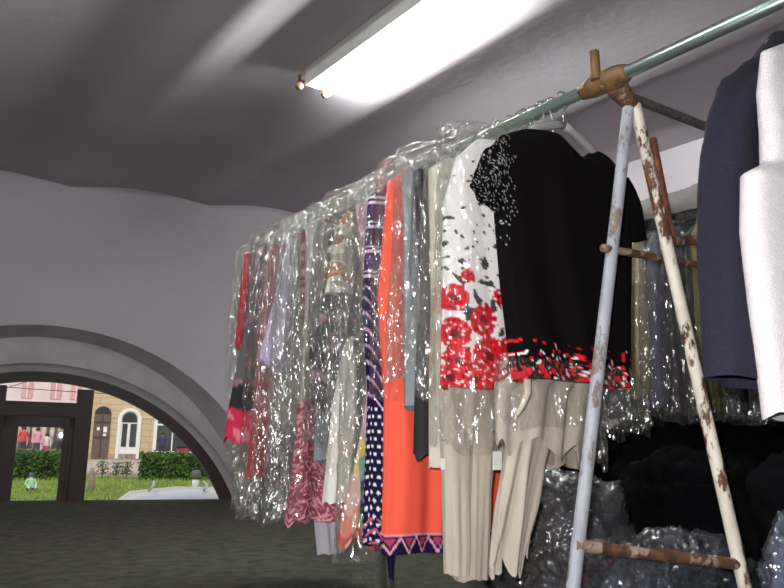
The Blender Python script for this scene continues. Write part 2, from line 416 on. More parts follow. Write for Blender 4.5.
# --- sand coloured outfit draped behind the black top (Y 1.31)
m_sand = fab('sand_cloth', (183,172,158), rough=.9)
Y = 1.325; zb = .24
r = empty('draped_skirt', (RX, Y, zb), 'sand-coloured cloth with a long pleated tail hanging below the black top', 'skirt', G)
rows = [(1.2, 1.37, 1.62, .02), (1.0, 1.37, 1.64, .03), (.68, 1.37, 1.62, .03), (.645, 1.275, 1.62, .032), (.5, 1.275, 1.56, .035)]
shell(rows, Y, zb, 50, 110, 6, .008, 4, hem=.05).build('skirt_panel', m_sand, r)
rows = [(.56, 1.325, 1.47, .028), (.46, 1.30, 1.42, .03), (.36, 1.275, 1.395, .03), (.285, 1.262, 1.37, .028), (.245, 1.255, 1.365, .024)]
shell(rows, Y-.03, zb, 50, 90, 4, .011, 5, hem=.05, round_=.9).build('tail', m_sand, r)
b = MB(); b.tube([(1.292-RX, -.075, .668-zb), (1.299-RX, -.078, .655-zb), (1.30-RX, -.078, .625-zb), (1.285-RX, -.076, .595-zb), (1.268-RX, -.075, .572-zb)], [.006,.009,.009,.007,.003], 10)
tag(b.build('belt_strap', fab('strap_cream', (222,208,190)), r), 'pale cream curved strap')
hanger(r, Y, zb)

# --- beige hanging cloth right of it, shorter (behind leg of the trestle)
Y = 1.40; zb = .44
r = empty('linen_garment', (RX, Y, zb), 'short beige linen garment hanging between the pleated tail and the grey trestle leg', 'garment', G)
rows = SHO(1.45, 1.70, 1.31)[2:] + [(.8, 1.46, 1.70, .035), (.452, 1.465, 1.69, .04)]
shell(rows, Y, zb, 50, 90, 7, .010, 6).build('cloth', fab('linen', (160,150,134)), r); hanger(r, Y, zb)
cover(r, Y, zb, .46, 1.44, 1.73, .04, 3, 2)

# --- white blouse with roses + wide beige trousers (Y 1.38)
ROSES = [(1.175,.85,.030),(1.178,.765,.034),(1.185,.70,.034),(1.245,.80,.036),(1.262,.715,.043),(1.225,.655,.03),(1.30,.655,.028),(1.32,.74,.026),(1.205,.905,.016),(1.29,.86,.018),(1.36,.69,.04),(1.42,.76,.04),(1.5,.7,.04),(1.17,.655,.03),(1.275,.645,.03)]
def p_rose(x, z, sa, a):
    w = .006*nz3(x, 1, z, 60); c = WHT
    v = nz3(x, 4, z, 42)
    if z < 1.02 and v > .33-.1*(1.02-z)/.3: c = LEAF
    if nz3(x, 8, z, 70) > .45: c = LEAF if z < 1.1 or nz3(x, 3, z, 20) > .1 else WHT
    if z < .70 and nz3(x, 12, z, 45) > .05: c = PINK if nz3(x, 2, z, 80) > 0 else ROSE
    for rx, rz, rr in ROSES:
        d = math.hypot(x-rx, (z-rz)*.9)+w
        if d < rr:
            s = nz3(x, 31, z, 95)+.5*nz3(x, 7, z, 190); e = d/rr
            c = DRED if e < .25+.1*s or s < -.42 else (ROSE if s < .3 else (lin((236,96,110)) if s < .42 else WHT))
    return c
Y = 1.385; zb = .63
r = empty('floral_blouse', (RX, Y, zb), 'white blouse printed with large red roses, in shiny plastic beside the black top', 'blouse', G)
rows = [(1.30, 1.36, 1.54, .02), (1.285, 1.27, 1.63, .03), (1.22, 1.20, 1.68, .04), (1.1, 1.163, 1.70, .05), (.93, 1.152, 1.70, .05), (.636, 1.152, 1.69, .052)]
shell(rows, Y, zb, 210, 300, 4, .007, 8, paint=p_rose, hem=.004, round_=.8).build('blouse_body', mat_print(), r)
hanger(r, Y, zb)
cover(r, Y, zb, .50, 1.135, 1.72, .05, 5, 0, top=1.36)
Y = 1.44; zb = .19
r = empty('wide_trousers', (RX, Y, zb), 'wide-legged beige trousers hanging under the rose-printed blouse', 'trousers', G)
hp = shell([(.98, 1.16, 1.46, .022), (.8, 1.185, 1.47, .028), (.515, 1.20, 1.42, .03)], Y, zb, 40, 90, 3, .004, 9, hem=0)
hp.build('trouser_seat', m_sand, r)
for rr, sd in (([(.54, 1.205, 1.30, .03), (.4, 1.212, 1.29, .032), (.26, 1.215, 1.29, .034), (.205, 1.218, 1.28, .034)], 10), ([(.54, 1.27, 1.38, .03), (.4, 1.27, 1.355, .032), (.19, 1.25, 1.345, .034)], 11)):
    shell(rr, Y, zb, 50, 80, 2, .006, sd, hem=.008, round_=.9).build('trouser_leg', m_sand, r)
hanger(r, Y, zb)
b = MB(); b.box(-.015, .015, -.001, .001, 0, .045); b.build('price_tag', fab('white_card', (238,238,236)), r, smooth=False, loc=(1.345-RX, -.045, .445-zb))
# --- narrow beige cardigan edge left of the trousers (Y 1.46)
Y = 1.485; zb = .44
r = empty('long_cardigan', (RX, Y, zb), 'long pale beige cardigan edge showing left of the wide trousers', 'cardigan', G)
rows = SHO(1.19, 1.66, 1.30) + [(.84, 1.20, 1.66, .03), (.7, 1.197, 1.66, .032), (.45, 1.20, 1.64, .034)]
shell(rows, Y, zb, 60, 110, 5, .007, 12).build('cardigan_body', fab('pale_beige_knit', (196,188,174)), r)
b = MB(); b.box(-.006, .006, -.001, .001, 0, .026); b.build('price_tag', fab('white_card', (238,238,236)), r, smooth=False, loc=(1.20-RX, -.055, .445-zb))
hanger(r, Y, zb); cover(r, Y, zb, .62, 1.17, 1.70, .034, 12, 1)
# --- dark long garment (Y 1.54)
Y = 1.545; zb = .47
r = empty('dark_coat', (RX, Y, zb), 'long near-black coat in plastic squeezed between coral dress and beige cardigan', 'coat', G)
rows = SHO(1.19, 1.68, 1.31) + [(.9, 1.22, 1.68, .034), (.6, 1.205, 1.68, .036), (.475, 1.202, 1.66, .038)]
shell(rows, Y, zb, 60, 110, 5, .006, 13).build('coat_body', fab('charcoal_cloth', (34,30,34)), r)
hanger(r, Y, zb, 'black'); cover(r, Y, zb, .85, 1.18, 1.71, .045, 13, 1, top=1.35)
Y = 1.60; zb = .5
r = empty('grey_blouse', (RX, Y, zb), 'pale blue-grey blouse in milky plastic directly right of the coral dress', 'blouse', G)
rows = SHO(1.19, 1.68, 1.32) + [(.9, 1.20, 1.68, .034), (.6, 1.21, 1.66, .036)]
shell(rows, Y, zb, 50, 100, 5, .006, 14).build('blouse_body', fab('bluegrey_cloth', (138,146,150)), r)
hanger(r, Y, zb); cover(r, Y, zb, .66, 1.165, 1.70, .045, 14, 1, top=1.37)

# --- coral dress with chevron hem (Y 1.68)
CORAL = lin((246,98,76))
def p_coral(x, z, sa, a):
    if z < .272:
        u = (x/.046) % 1; v = (z-.222)/.05; tri = abs(u-.5)*2
        if v > .93 or abs(tri*.8-(v-.05)) < .09: return lin((226,160,176))
        if tri*.8 < v-.34 and v < .85: return lin((176,66,96))
        return NAVY
    return CORAL
Y = 1.685; zb = .22
r = empty('coral_dress', (RX, Y, zb), 'bright coral dress with a navy chevron hem, plastic over its upper part', 'dress', G)
rows = SHO(1.205, 1.69, 1.325, .045) + [(.9, 1.185, 1.69, .05), (.64, 1.215, 1.66, .045), (.4, 1.215, 1.65, .045), (.222, 1.21, 1.65, .045)]
shell(rows, Y, zb, 230, 280, 4, .007, 15, paint=p_coral, hem=.004).build('dress_body', mat_print('coral_print_fabric', .85, .1), r)
hanger(r, Y, zb); cover(r, Y, zb, .62, 1.165, 1.72, .055, 15, 0, top=1.36, amp=.006)

# --- navy polka dot dress (Y 1.8)
def p_polka(x, z, sa, a):
    if z > .95:
        k = (z*1.0) % .075
        if k < .008 or .018 < k < .023: return lin((220,205,225))
        return lin((62,26,92)) if nz3(x, 1, z, 14) > -.25 else lin((24,16,60))
    if z < .3 and ((z*30+abs(((x*22) % 1)-.5)*2) % 1) < .28: return lin((190,90,130))
    if z > .60:
        return lin((205,160,205)) if ((x*40+z*26) % 1) < .22 else NAVY
    q = (a-PI)*.075 if a > .8 else 1
    iz = int(z/.021); u, v = (q/.019+(.5 if iz % 2 else 0)) % 1-.5, (z/.021) % 1-.5
    return WHT if math.hypot(u*.019, v*.021) < .0046 else NAVY
Y = 1.80; zb = .16
r = empty('polka_dot_dress', (RX, Y, zb), 'navy polka-dot dress with purple stripes and trailing sash, left of the coral dress', 'dress', G)
rows = SHO(1.215, 1.69, 1.31, .045) + [(.9, 1.205, 1.69, .045), (.64, 1.235, 1.66, .045), (.23, 1.235, 1.66, .05)]
shell(rows, Y, zb, 260, 300, 4, .006, 16, paint=p_polka, hem=.008).build('dress_body', mat_print(), r)
b = shell([(.32, 1.285, 1.315, .006), (.2, 1.285, 1.31, .006), (.145, 1.295, 1.302, .004)], Y-.05, zb, 40, 30, 2, .003, 3, paint=lambda *a: NAVY); b.build('sash', mat_print(), r, loc=(0,-.04,0))
hanger(r, Y, zb); cover(r, Y, zb, .74, 1.19, 1.71, .05, 16, 2, top=1.37)

# --- pastel chiffon dress
def p_pastel(x, z, sa, a):
    n1 = nz3(x, 2, z*.5, 9)+.5*nz3(x, 5, z, 25)
    c = lin((206,168,172))
    if z < .52:
        if x > 1.262 and z < .47: c = lin((30,70,92)) if n1 < .1 else lin((120,160,140))
        elif n1 > .12: c = lin((225,190,120))
        elif n1 > -.08: c = lin((214,176,170))
        else: c = lin((226,140,120))
    if z < .25 and nz3(x, 7, z, 60) > -.1: c = lin((200,80,78))
    return c
Y = 1.90; zb = .21
r = empty('chiffon_dress', (RX, Y, zb), 'pastel pink and yellow chiffon dress with green streaks, left of the polka-dot dress', 'dress', G)
rows = SHO(1.235, 1.68, 1.31) + [(.9, 1.285, 1.68, .03), (.62, 1.295, 1.66, .032), (.45, 1.265, 1.66, .038), (.22, 1.22, 1.67, .05)]
shell(rows, Y, zb, 130, 200, 8, .010, 17, paint=p_pastel, hem=.02).build('dress_body', mat_print(), r)
hanger(r, Y, zb); cover(r, Y, zb, .17, 1.20, 1.71, .045, 17, 1, top=1.35)

# --- long white trousers (Y 1.97)
Y = 1.975; zb = .32
r = empty('white_trousers', (RX, Y, zb), 'long white trousers hanging folded from a clip, left of the pastel dress', 'trousers', G)
rows = [(.825, 1.268, 1.285, .012), (.74, 1.25, 1.295, .024), (.62, 1.232, 1.30, .028), (.45, 1.218, 1.295, .03), (.33, 1.208, 1.282, .03)]
shell(rows, Y, zb, 60, 70, 3, .004, 18, hem=.004).build('trouser_body', fab('white_cotton', (232,226,220)), r)
b = MB(); b.box(-.01, .01, -.01, .01, 0, .03); b.box(-.005, .005, -.006, .006, .03, .06)
b.build('clip', mat('hanger_black_plastic', (28,26,28), .35), r, smooth=False, bevel=.002, loc=(1.276-RX, 0, .818-zb))
b = MB(); b.tube([(1.276-RX, 0, .875-zb), (1.30-RX, 0, 1.05-zb), (1.42-RX, 0, 1.30-zb)], .003, 8); b.build('hanger_strap', mat('hanger_black_plastic', (28,26,28), .35), r)
hanger(r, Y, zb, 'black'); cover(r, Y, zb, .42, 1.21, 1.70, .04, 18, 1, top=1.36)

# --- orange/cream print blouse (Y 2.06)
def p_orange(x, z, sa, a):
    n1 = nz3(x, 3, z, 14)+.5*nz3(x, 6, z, 40)
    return lin((226,132,48)) if n1 > .22 else lin((140,90,56)) if n1 > .08 else lin((222,212,188)) if n1 > -.25 else lin((150,158,132))
Y = 2.065; zb = .99
r = empty('patterned_blouse', (RX, Y, zb), 'short cream blouse with orange and brown print, high up in cloudy plastic', 'blouse', G)
rows = [(1.31, 1.40, 1.5, .02), (1.28, 1.31, 1.6, .03), (1.2, 1.27, 1.67, .04), (.995, 1.245, 1.68, .048)]
shell(rows, Y, zb, 110, 200, 5, .008, 19, paint=p_orange, hem=.02).build('blouse_body', mat_print(), r)
b = shell([(1.005, 1.243, 1.68, .05), (.975, 1.243, 1.68, .05)], Y, zb, 6, 100, 5, .008, 19); b.build('hem_band', fab('white_cotton', (232,226,220)), r)
hanger(r, Y, zb, 'black'); cover(r, Y, zb, .5, 1.22, 1.71, .045, 19, 1, top=1.375)

# --- grey shirt with dark floral top (Y 2.13)
def p_darkfl(x, z, sa, a):
    n1 = nz3(x, 3, z, 26); k = nz3(x, 9, z, 9)
    if n1 > .2 and k > -.05: return lin((170,110,150)) if nz3(x, 1, z, 60) > -.1 else lin((220,190,210))
    return lin((44,36,44)) if n1 > -.3 else lin((86,74,92))
Y = 2.13; zb = .44
r = empty('floral_dress', (RX, Y, zb), 'dark dress printed with mauve flowers above a plain blue-grey lower panel', 'dress', G)
rows = [(1.30, 1.40, 1.5, .02), (1.2, 1.28, 1.66, .035), (.93, 1.262, 1.66, .04), (.78, 1.225, 1.66, .045), (.60, 1.265, 1.66, .04)]
shell(rows, Y, zb, 150, 220, 5, .007, 20, paint=p_darkfl, hem=.02).build('dress_body', mat_print(), r)
shell([(.62, 1.262, 1.65, .036), (.445, 1.262, 1.64, .038)], Y, zb, 30, 90, 5, .005, 21).build('lower_panel', fab('steel_grey_cloth', (128,136,146)), r)
hanger(r, Y, zb, 'black'); cover(r, Y, zb, .5, 1.225, 1.70, .042, 20, 2, top=1.35)

# --- pink lace dress (Y 2.2)
def p_lace(x, z, sa, a):
    if z > .63+.03*nz3(x, 2, 2, 10): return lin((158,152,146))
    d = abs(nz3(x+.02*math.sin(z*60), 3, z, 55))
    return lin((222,160,170)) if d < .12 else lin((150,70,84))
Y = 2.205; zb = .24
r = empty('lace_dress', (RX, Y, zb), 'dusky pink lace dress with looping pattern, plain plastic above', 'dress', G)
rows = SHO(1.235, 1.69, 1.31) + [(.9, 1.245, 1.68, .04), (.64, 1.24, 1.66, .045), (.35, 1.225, 1.67, .055), (.25, 1.215, 1.68, .06)]
shell(rows, Y, zb, 240, 300, 7, .011, 22, paint=p_lace, hem=.03).build('dress_body', mat_print(), r)
hanger(r, Y, zb); cover(r, Y, zb, .26, 1.20, 1.70, .045, 22, 0)
# --- white lining hanging low (Y 2.17)
Y = 2.25; zb = .14
r = empty('white_slip', (RX, Y, zb), 'plain white slip whose hem hangs lowest, just below the pink lace dress', 'slip', G)
rows = SHO(1.33, 1.66, 1.29) + [(.6, 1.33, 1.5, .012), (.28, 1.328, 1.45, .012), (.142, 1.355, 1.46, .012)]
shell(rows, Y, zb, 50, 80, 3, .004, 23, hem=.004, round_=.9).build('slip_body', fab('white_slip_cloth', (214,210,220)), r); hanger(r, Y, zb)

# --- far run of garments
def simple(name, label, cat, Y, rows, col, cov, zb, seed, paint=None, m=0, folds=5, amp=.007, body='garment_body', covx=1.205, hcol='wire', ctop=1.335, nz=60, na=110):
    r = empty(name, (RX, Y, zb), label, cat, G)
    s = shell(rows, Y, zb, nz, na, folds, amp, seed, paint=paint, hem=.015)
    s.build(body, mat_print() if paint else fab('%s_fabric' % name, col), r)
    hanger(r, Y, zb, hcol)
    if cov is not None: cover(r, Y, zb, cov, covx, 1.70, .04, seed, m, top=ctop)
    return r
simple('raspberry_dress', 'narrow raspberry-red patterned dress showing as a slim stripe in plastic', 'dress', 2.27, SHO(1.255, 1.66, 1.31)+[(1.0, 1.27, 1.66, .025), (.92, 1.28, 1.65, .025)], None, .3, .9, 31,
       paint=lambda x, z, sa, a: lin((150,52,72)) if nz3(x, 2, z, 40) > -.1 else lin((196,170,172)), m=2, covx=1.215)
simple('olive_blouse', 'pale olive blouse seen through clear plastic between raspberry and lilac garments', 'blouse', 2.34, SHO(1.27, 1.68, 1.31)+[(.9, 1.275, 1.68, .03), (.55, 1.28, 1.66, .03)], (172,168,150), .24, .5, 32, covx=1.20, m=1)
simple('lilac_shirt', 'pale lilac shirt with pointed loose front tails', 'shirt', 2.425, [(1.30, 1.38, 1.5, .02), (1.25, 1.285, 1.66, .035), (1.1, 1.262, 1.68, .04), (.9, 1.225, 1.68, .045), (.78, 1.20, 1.66, .05), (.73, 1.29, 1.64, .04)], (196,180,212), .4, .7, 33, folds=6, amp=.009, m=0)
simple('lilac_trousers', 'lilac trouser leg ending lower than the lilac shirt in shiny plastic', 'trousers', 2.385, [(1.2, 1.34, 1.6, .02), (.8, 1.32, 1.6, .03), (.5, 1.29, 1.5, .035)], (186,172,200), .3, .5, 34, m=2, covx=1.225)
simple('gold_top', 'gold and white shimmering top under the lilac shirt tails', 'top', 2.47, SHO(1.31, 1.66, 1.29)+[(.8, 1.31, 1.66, .03), (.55, 1.30, 1.65, .03)], None, .36, .55, 35,
       paint=lambda x, z, sa, a: lin((190,150,96)) if nz3(x, 2, z, 30) > 0 else lin((214,206,196)), m=0, covx=1.21)
simple('red_dress', 'long bright red dress with clean straight hem near the far end', 'dress', 2.53, SHO(1.262, 1.68, 1.32)+[(1.1, 1.25, 1.68, .04), (.87, 1.238, 1.66, .045), (.6, 1.228, 1.66, .05), (.375, 1.214, 1.66, .058)], (196,24,30), .24, .37, 36, body='dress_body', covx=1.20, m=2)
simple('burgundy_skirt', 'burgundy skirt with small pink sprigs behind the plastic hem', 'skirt', 2.49, [(1.1, 1.32, 1.6, .02), (.8, 1.30, 1.62, .03), (.34, 1.275, 1.6, .045)], None, .24, .33, 37,
       paint=lambda x, z, sa, a: lin((196,130,140)) if nz3(x, 2, z, 60) > .25 else lin((128,40,52)), covx=1.22)
simple('dark_floral_dress', 'dark green dress with pink rose frill at the far end of the rail', 'dress', 2.61, SHO(1.23, 1.66, 1.30)+[(.85, 1.21, 1.66, .04), (.62, 1.175, 1.65, .05), (.5, 1.165, 1.64, .055)], None, .3, .5, 38,
       paint=lambda x, z, sa, a: (lin((206,50,80)) if nz3(x, 2, z, 22) > -.1 else lin((234,130,150))) if z < .62+.05*nz3(x, 1, z, 20) else (lin((150,110,112)) if nz3(x, 4, z, 30) > .3 else lin((96,94,98)) if z > .72 else lin((44,46,48))), covx=1.22, m=2, hcol='black')
simple('red_blouse', 'dark red blouse, second brightest red, beside the wall-side end of the row', 'blouse', 2.68, SHO(1.235, 1.66, 1.30)+[(.87, 1.22, 1.66, .045), (.855, 1.22, 1.66, .045)], (178,22,36), .45, .85, 39, covx=1.205, m=0, hcol='black')
simple('grey_jacket', 'grey jacket in crumpled plastic between the two red garments', 'jacket', 2.645, SHO(1.25, 1.66, 1.34)+[(.85, 1.24, 1.66, .03), (.6, 1.24, 1.66, .03)], (92,88,92), .26, .6, 40, covx=1.23, m=2, ctop=1.37, hcol='black')
r = empty('empty_garment_bag', (RX, 2.76, .66), 'empty clear plastic garment bag, last on the rail next to the arched window', 'garment bag', G)
shell([(1.33, 1.40, 1.5, .02), (1.26, 1.235, 1.66, .04), (.9, 1.215, 1.67, .045), (.665, 1.235, 1.66, .045)], 2.76, .66, 70, 120, 5, .008, 41, .01, 20, .02, close_top=False).build('bag_film', mP[1], r)
hanger(r, 2.76, .66)

# ------------------------------------------------------------------ rail and trestle
m_galv = mat('galvanised_steel', (150,166,160), .3, .8, var=.12, vscale=8, bump=.05, bscale=30)
b = MB(); b.tube([(RX, .0, RZ+.012), (RX, 1.1, RZ), (RX, 2.0, RZ-.003), (RX, 3.0, RZ-.01)], .0165, 24)
tag(b.build('clothes_rail', m_galv), 'long shiny galvanised pipe carrying the clothes, running towards the window wall', 'rail')
m_cream = mat_paint_rust('cream_paint_rust', (222,212,198), .46)
m_greyp = mat_paint_rust('grey_white_paint', (168,170,180), .43, (140,120,108), 18, (110,98,94))
m_rust = mat_paint_rust('rusty_pipe', (160,138,122), .53, (108,70,46), 18, (62,44,36))
m_clamp = mat_paint_rust('clamp_ochre', (170,146,116), .62, (122,90,54), 26, (88,62,40))
m_dsteel = mat('dark_steel_scaly', (104,98,96), .5, .5, var=.35, vscale=60, bump=.5, bscale=90)
Yt = 1.10
t = empty('trestle_stand', (1.5, Yt, 0), 'A-shaped trestle of rusty painted pipes holding up the clothes rail', 'stand')
def T(p): return (p[0]-1.5, p[1]-Yt, p[2])
def tpart(name, pts, r, m, label=None, n=20):
    b = MB(); b.tube([T(p) for p in pts], r, n); o = b.build(name, m, t); edge_split(o, 50)
    if label: o['label'] = label
    return o
l1a, l1b = Vector((1.522, 1.10, 1.345)), Vector((1.27, 1.10, .222)); l1f = l1a+(l1b-l1a)*(l1a.z/(l1a.z-l1b.z))
l2a, l2b = Vector((1.535, 1.09, 1.35)), Vector((1.651, .95, .212)); l2f = l2a+(l2b-l2a)*(l2a.z/(l2a.z-l2b.z))
tpart('leg', [l1a, l1a.lerp(l1f,.5), l1f], .0145, m_greyp, 'leg with worn grey paint')
tpart('leg', [l2a, l2a.lerp(l2f,.5), l2f], .0145, m_cream, 'leg with flaking cream paint and rust')
def on(a, f, z): k = (a.z-z)/(a.z-f.z); return a.lerp(f, k)
p = on(l1a, l1f, .955); q = on(l2a, l2f, .93)
tpart('crossbar', [Vector((1.402,1.10,.959)), Vector((1.80,1.10,.98))], .0095, m_rust, 'upper rusty crossbar')
p = on(l1a, l1f, .305); q = on(l2a, l2f, .26)
tpart('crossbar', [p+Vector((-.01,-.0,.0)), q+Vector((.0,.0,.0))], .0125, m_rust, 'lower rusty crossbar with a red paint mark')
mk = p.lerp(q, .55); tpart('paint_mark', [p.lerp(q,.50), p.lerp(q,.60)], .0129, mat('red_paint', (150,40,34), .6, var=.3, vscale=40), 'red paint mark')
tpart('arm', [(1.50, Yt, 1.372), (2.0, Yt+.01, 1.40), (2.45, Yt+.02, 1.415)], .0125, m_dsteel, 'dark scaly steel arm reaching to the right')
tpart('brace', [(1.70, 1.16, 1.325), (1.72, 1.13, 1.04)], .013, mat_paint_rust('brown_rust', (150,96,66), .6, (140,78,46), 10), 'short rusty brown brace beside the cream leg')
tpart('brace_stub', [(1.60, 1.06, 1.0), (1.74, 1.06, 1.03)], .013, m_rust)
# coupler and stub on the rail
b = MB(); b.tube([T((RX, Yt-.055, RZ)), T((RX, Yt-.045, RZ)), T((RX, Yt-.02, RZ)), T((RX, Yt+.05, RZ)), T((RX, Yt+.085, RZ))], [.019,.024,.029,.027,.021], 20)
b.tube([T((RX+.0, Yt, RZ)), T((RX+.04, Yt, RZ-.018)), T((RX+.085, Yt-.002, RZ-.045))], [.026,.026,.019], 16)
o = b.build('coupler', m_clamp, t)
for vv in o.data.vertices:
    vv.co += Vector((1,1,1))*.004*noise.noise(vv.co*60)
tpart('pipe_stub', [(RX-.028, Yt+.02, RZ), (RX-.03, Yt+.02, RZ+.075)], .0125, m_clamp)
# slim far support whose feet show under the clothes
s = empty('rail_support', (1.47, 2.02, 0), 'slim metal support whose two thin feet show under the polka-dot dress', 'stand')
for dx in (-.012, .022):
    b = MB(); b.tube([(dx, 0, 0), (dx, 0, RZ-.02)], .006, 10); b.build('post', m_galv, s)
b = MB(); b.box(-.04, .05, -.03, .03, 0, .006); b.build('foot_plate', m_galv, s, smooth=False)

# loose wire hooks grouped on the rail near the black top
for i, yy in enumerate((1.285, 1.31, 1.345, 1.36, 1.41)):
    b = MB(); R = .021
    b.tube([(0, 0, -.10), (0, .002, -.04)]+[(R*math.sin(a), 0, -R*math.cos(a)+.002) for a in [-.6+5.0*k/14 for k in range(15)]]+[], .0019, 7)
    b.tube([(0,0,-.10), (-.07, 0, -.125), (-.16, 0, -.155), (0, 0, -.155), (.16, 0, -.155), (.07, 0, -.125), (0, 0, -.10)], .0019, 6)
    o = b.build('wire_hanger', mat('hanger_wire', (190,195,190), .25, .9), loc=(RX, yy, RZ)); o.rotation_euler.z = .1*(i-2)
    tag(o, 'bare silver wire hanger hooked on the rail around the black top', 'hanger', 'bare wire hangers near the black top')

# ------------------------------------------------------------------ near jackets
m_navy = fab('navy_wool', (17,15,36), rough=.95, bump=.35, bscale=160, var=.12)
Y = .66; zb = .58
r = empty('navy_jacket', (RX, Y, zb), 'dark navy jacket with rounded shoulder hanging near, right of the trestle', 'jacket', 'clothes hanging right of the trestle')
rows = [(1.30, 1.38, 1.52, .02), (1.25, 1.33, 1.57, .035), (1.18, 1.265, 1.65, .05), (1.05, 1.22, 1.68, .055), (.82, 1.22, 1.68, .055), (.645, 1.21, 1.69, .06)]
shell(rows, Y, zb, 80, 120, 4, .008, 70, hem=.01).build('jacket_body', m_navy, r)
sleeve([(1.33, Y, 1.185), (1.235, Y, 1.095), (1.172, Y-.01, .97), (1.148, Y-.02, .81), (1.132, Y-.03, .605)], [.042, .062, .070, .072, .076], zb, Y, None, 4, 60, .6, 90, .004).build('sleeve', m_navy, r)
sleeve([(1.6, Y, 1.20), (1.69, Y, 1.115), (1.72, Y, .87), (1.73, Y, .60)], [.055, .07, .07, .07], zb, Y, None, 5, 40, .6, 50, .004).build('sleeve', m_navy, r)
hanger(r, Y, zb, 'wire', .13, 1.27)
m_boucle = mat('white_boucle', (205,200,203), .95, var=.05, vscale=60, bump=.5, bscale=420)
Y = .58; zb = .55
r = empty('white_jacket', (RX, Y, zb), 'nubbly white jacket cut by the right edge, in front of the navy jacket', 'jacket', 'clothes hanging right of the trestle')
rows = [(1.19, 1.24, 1.60, .02), (1.155, 1.175, 1.66, .03), (1.08, 1.158, 1.67, .038), (1.015, 1.163, 1.67, .042), (.955, 1.158, 1.67, .042), (.925, 1.098, 1.70, .046), (.83, 1.084, 1.72, .046), (.69, 1.094, 1.72, .046), (.552, 1.107, 1.71, .046)]
shell(rows, Y, zb, 110, 140, 4, .003, 71, hem=.008).build('jacket_body', m_boucle, r)
b = MB(); b.tube([(-.20, 0, 1.16-zb), (-.1, 0, 1.23-zb), (0, 0, 1.29-zb), (.1, 0, 1.23-zb), (.2, 0, 1.16-zb)], .006, 10)
h = b.build('hanger', mat('hanger_black_plastic', (28,26,28), .35), r)
c = MB(); c.tube([(0, 0, 1.32-zb), (0, 0, RZ-.03-zb)]+[(.023*math.sin(a), 0, RZ+.005-zb-.023*math.cos(a)) for a in [-.3+4.6*k/12 for k in range(13)]], .0022, 7); c.build('hook', mat('hanger_wire', (190,195,190), .25, .9), h)
b = MB(); b.poly([(0,0),(.014,.0),(.016,.024),(.006,.030),(-.001,.018)], .003); b.build('label_patch', fab('brown_patch', (150,84,56)), r, smooth=False, loc=(1.20-RX, -.043, 1.095-zb))

# ------------------------------------------------------------------ second rail behind
G2 = 'clothes hanging on the rear rail'
X2 = 2.45
b = MB(); b.tube([(X2, .6, 1.40), (X2, 2.3, 1.40)], .016, 20)
tag(b.build('rear_clothes_rail', m_dsteel), 'second dark pipe behind, mostly hidden under a grey cloth', 'rail')
for yy in (.7, 2.2):
    b = MB(); b.tube([(0, 0, 0), (0, 0, 1.385)], .014, 14); b.lathe([(.05,0),(.05,.006),(.016,.008)], 16)
    tag(b.build('rail_post', m_dsteel, loc=(X2, yy, 0)), 'dark upright post under the rear rail, hidden behind clothes', 'post', 'posts of the rear rail')
b = MB()
pts = [(-.13,-.07),(-.10,.0),(-.04,.045),(.03,.045),(.1,.0),(.12,-.12)]
v = []; ns = 40
for j in range(ns+1):
    yy = 1.36+.50*j/ns
    for (dx, dz) in pts: v.append((X2+dx+.01*nz3(dx, yy, 1, 9), yy, 1.39+dz+.008*nz3(dx, yy, 4, 14)))
b.add(v, [(j*6+k, (j+1)*6+k, (j+1)*6+k+1, j*6+k+1) for j in range(ns) for k in range(5)])
o = b.build('dust_cloth', fab('grey_dust_cloth', (118,114,110))); o.modifiers.new('s', 'SOLIDIFY').thickness = .004
tag(o, 'grey cloth laid over the top of the rear rail behind the cream leg', 'cloth')
def rear(name, label, cat, Y, z0, z1, x0, col, seed, m=0, cov=None, colw=None):
    """garment on the rear rail; built in the same frame as the front row and moved back"""
    r = empty(name, (X2, Y, z0), label, cat, G2)
    rows = [(z1, 1.40, 1.50, .015), (z1-.03, 1.31, 1.59, .03), (z1-.08, x0+.02, 1.66, .04), (z0+.1, x0, 1.66, .045), (z0, x0-.005, 1.66, .05)]
    shell(rows, Y, z0, 50, 90, 6, .01, seed).build('garment_body', fab('%s_fabric' % name, col), r)
    hanger(r, Y, z0, 'wire', .16, z1-.01)
    if cov: cover(r, Y, z0, cov, x0-.03, 1.70, .045, seed, m, top=z1+.0)
    return r
rear('olive_coat', 'tall pale olive-grey garment in plastic just right of the black top', 'coat', 1.83, .62, 1.30, 1.25, (126,122,104), 80, 1, .56)
rear('mauve_coat', 'mauve-grey garment in glinting plastic left of the cream leg', 'coat', 1.74, .63, 1.30, 1.25, (112,104,118), 81, 2, .57)
rear('sand_dress', 'sand garment with pale beige lower half behind the cream leg', 'dress', 1.66, .68, 1.30, 1.25, (176,158,122), 82, 0, .57)
rear('silver_dress', 'shiny grey-violet garment in plastic immediately behind the cream leg', 'dress', 1.58, .64, 1.30, 1.25, (96,92,112), 83, 2, .60)
rear('charcoal_skirt', 'charcoal garment between cream leg and navy jacket on the rear rail', 'skirt', 1.50, .62, 1.30, 1.26, (60,56,66), 84, 2, .6)
rear('olive_dress', 'olive-green garment peeping out below the navy jacket', 'dress', 1.405, .625, 1.30, 1.25, (116,112,58), 85, 0, .60)
rear('black_dress', 'black garment in streaky plastic below the navy jacket hem', 'dress', 1.30, .62, 1.30, 1.25, (32,32,42), 86, 2, .60)
rear('slate_dress', 'slate-blue garment in plastic near the white jacket hem', 'dress', 1.215, .62, 1.30, 1.25, (42,44,60), 87, 2, .60)

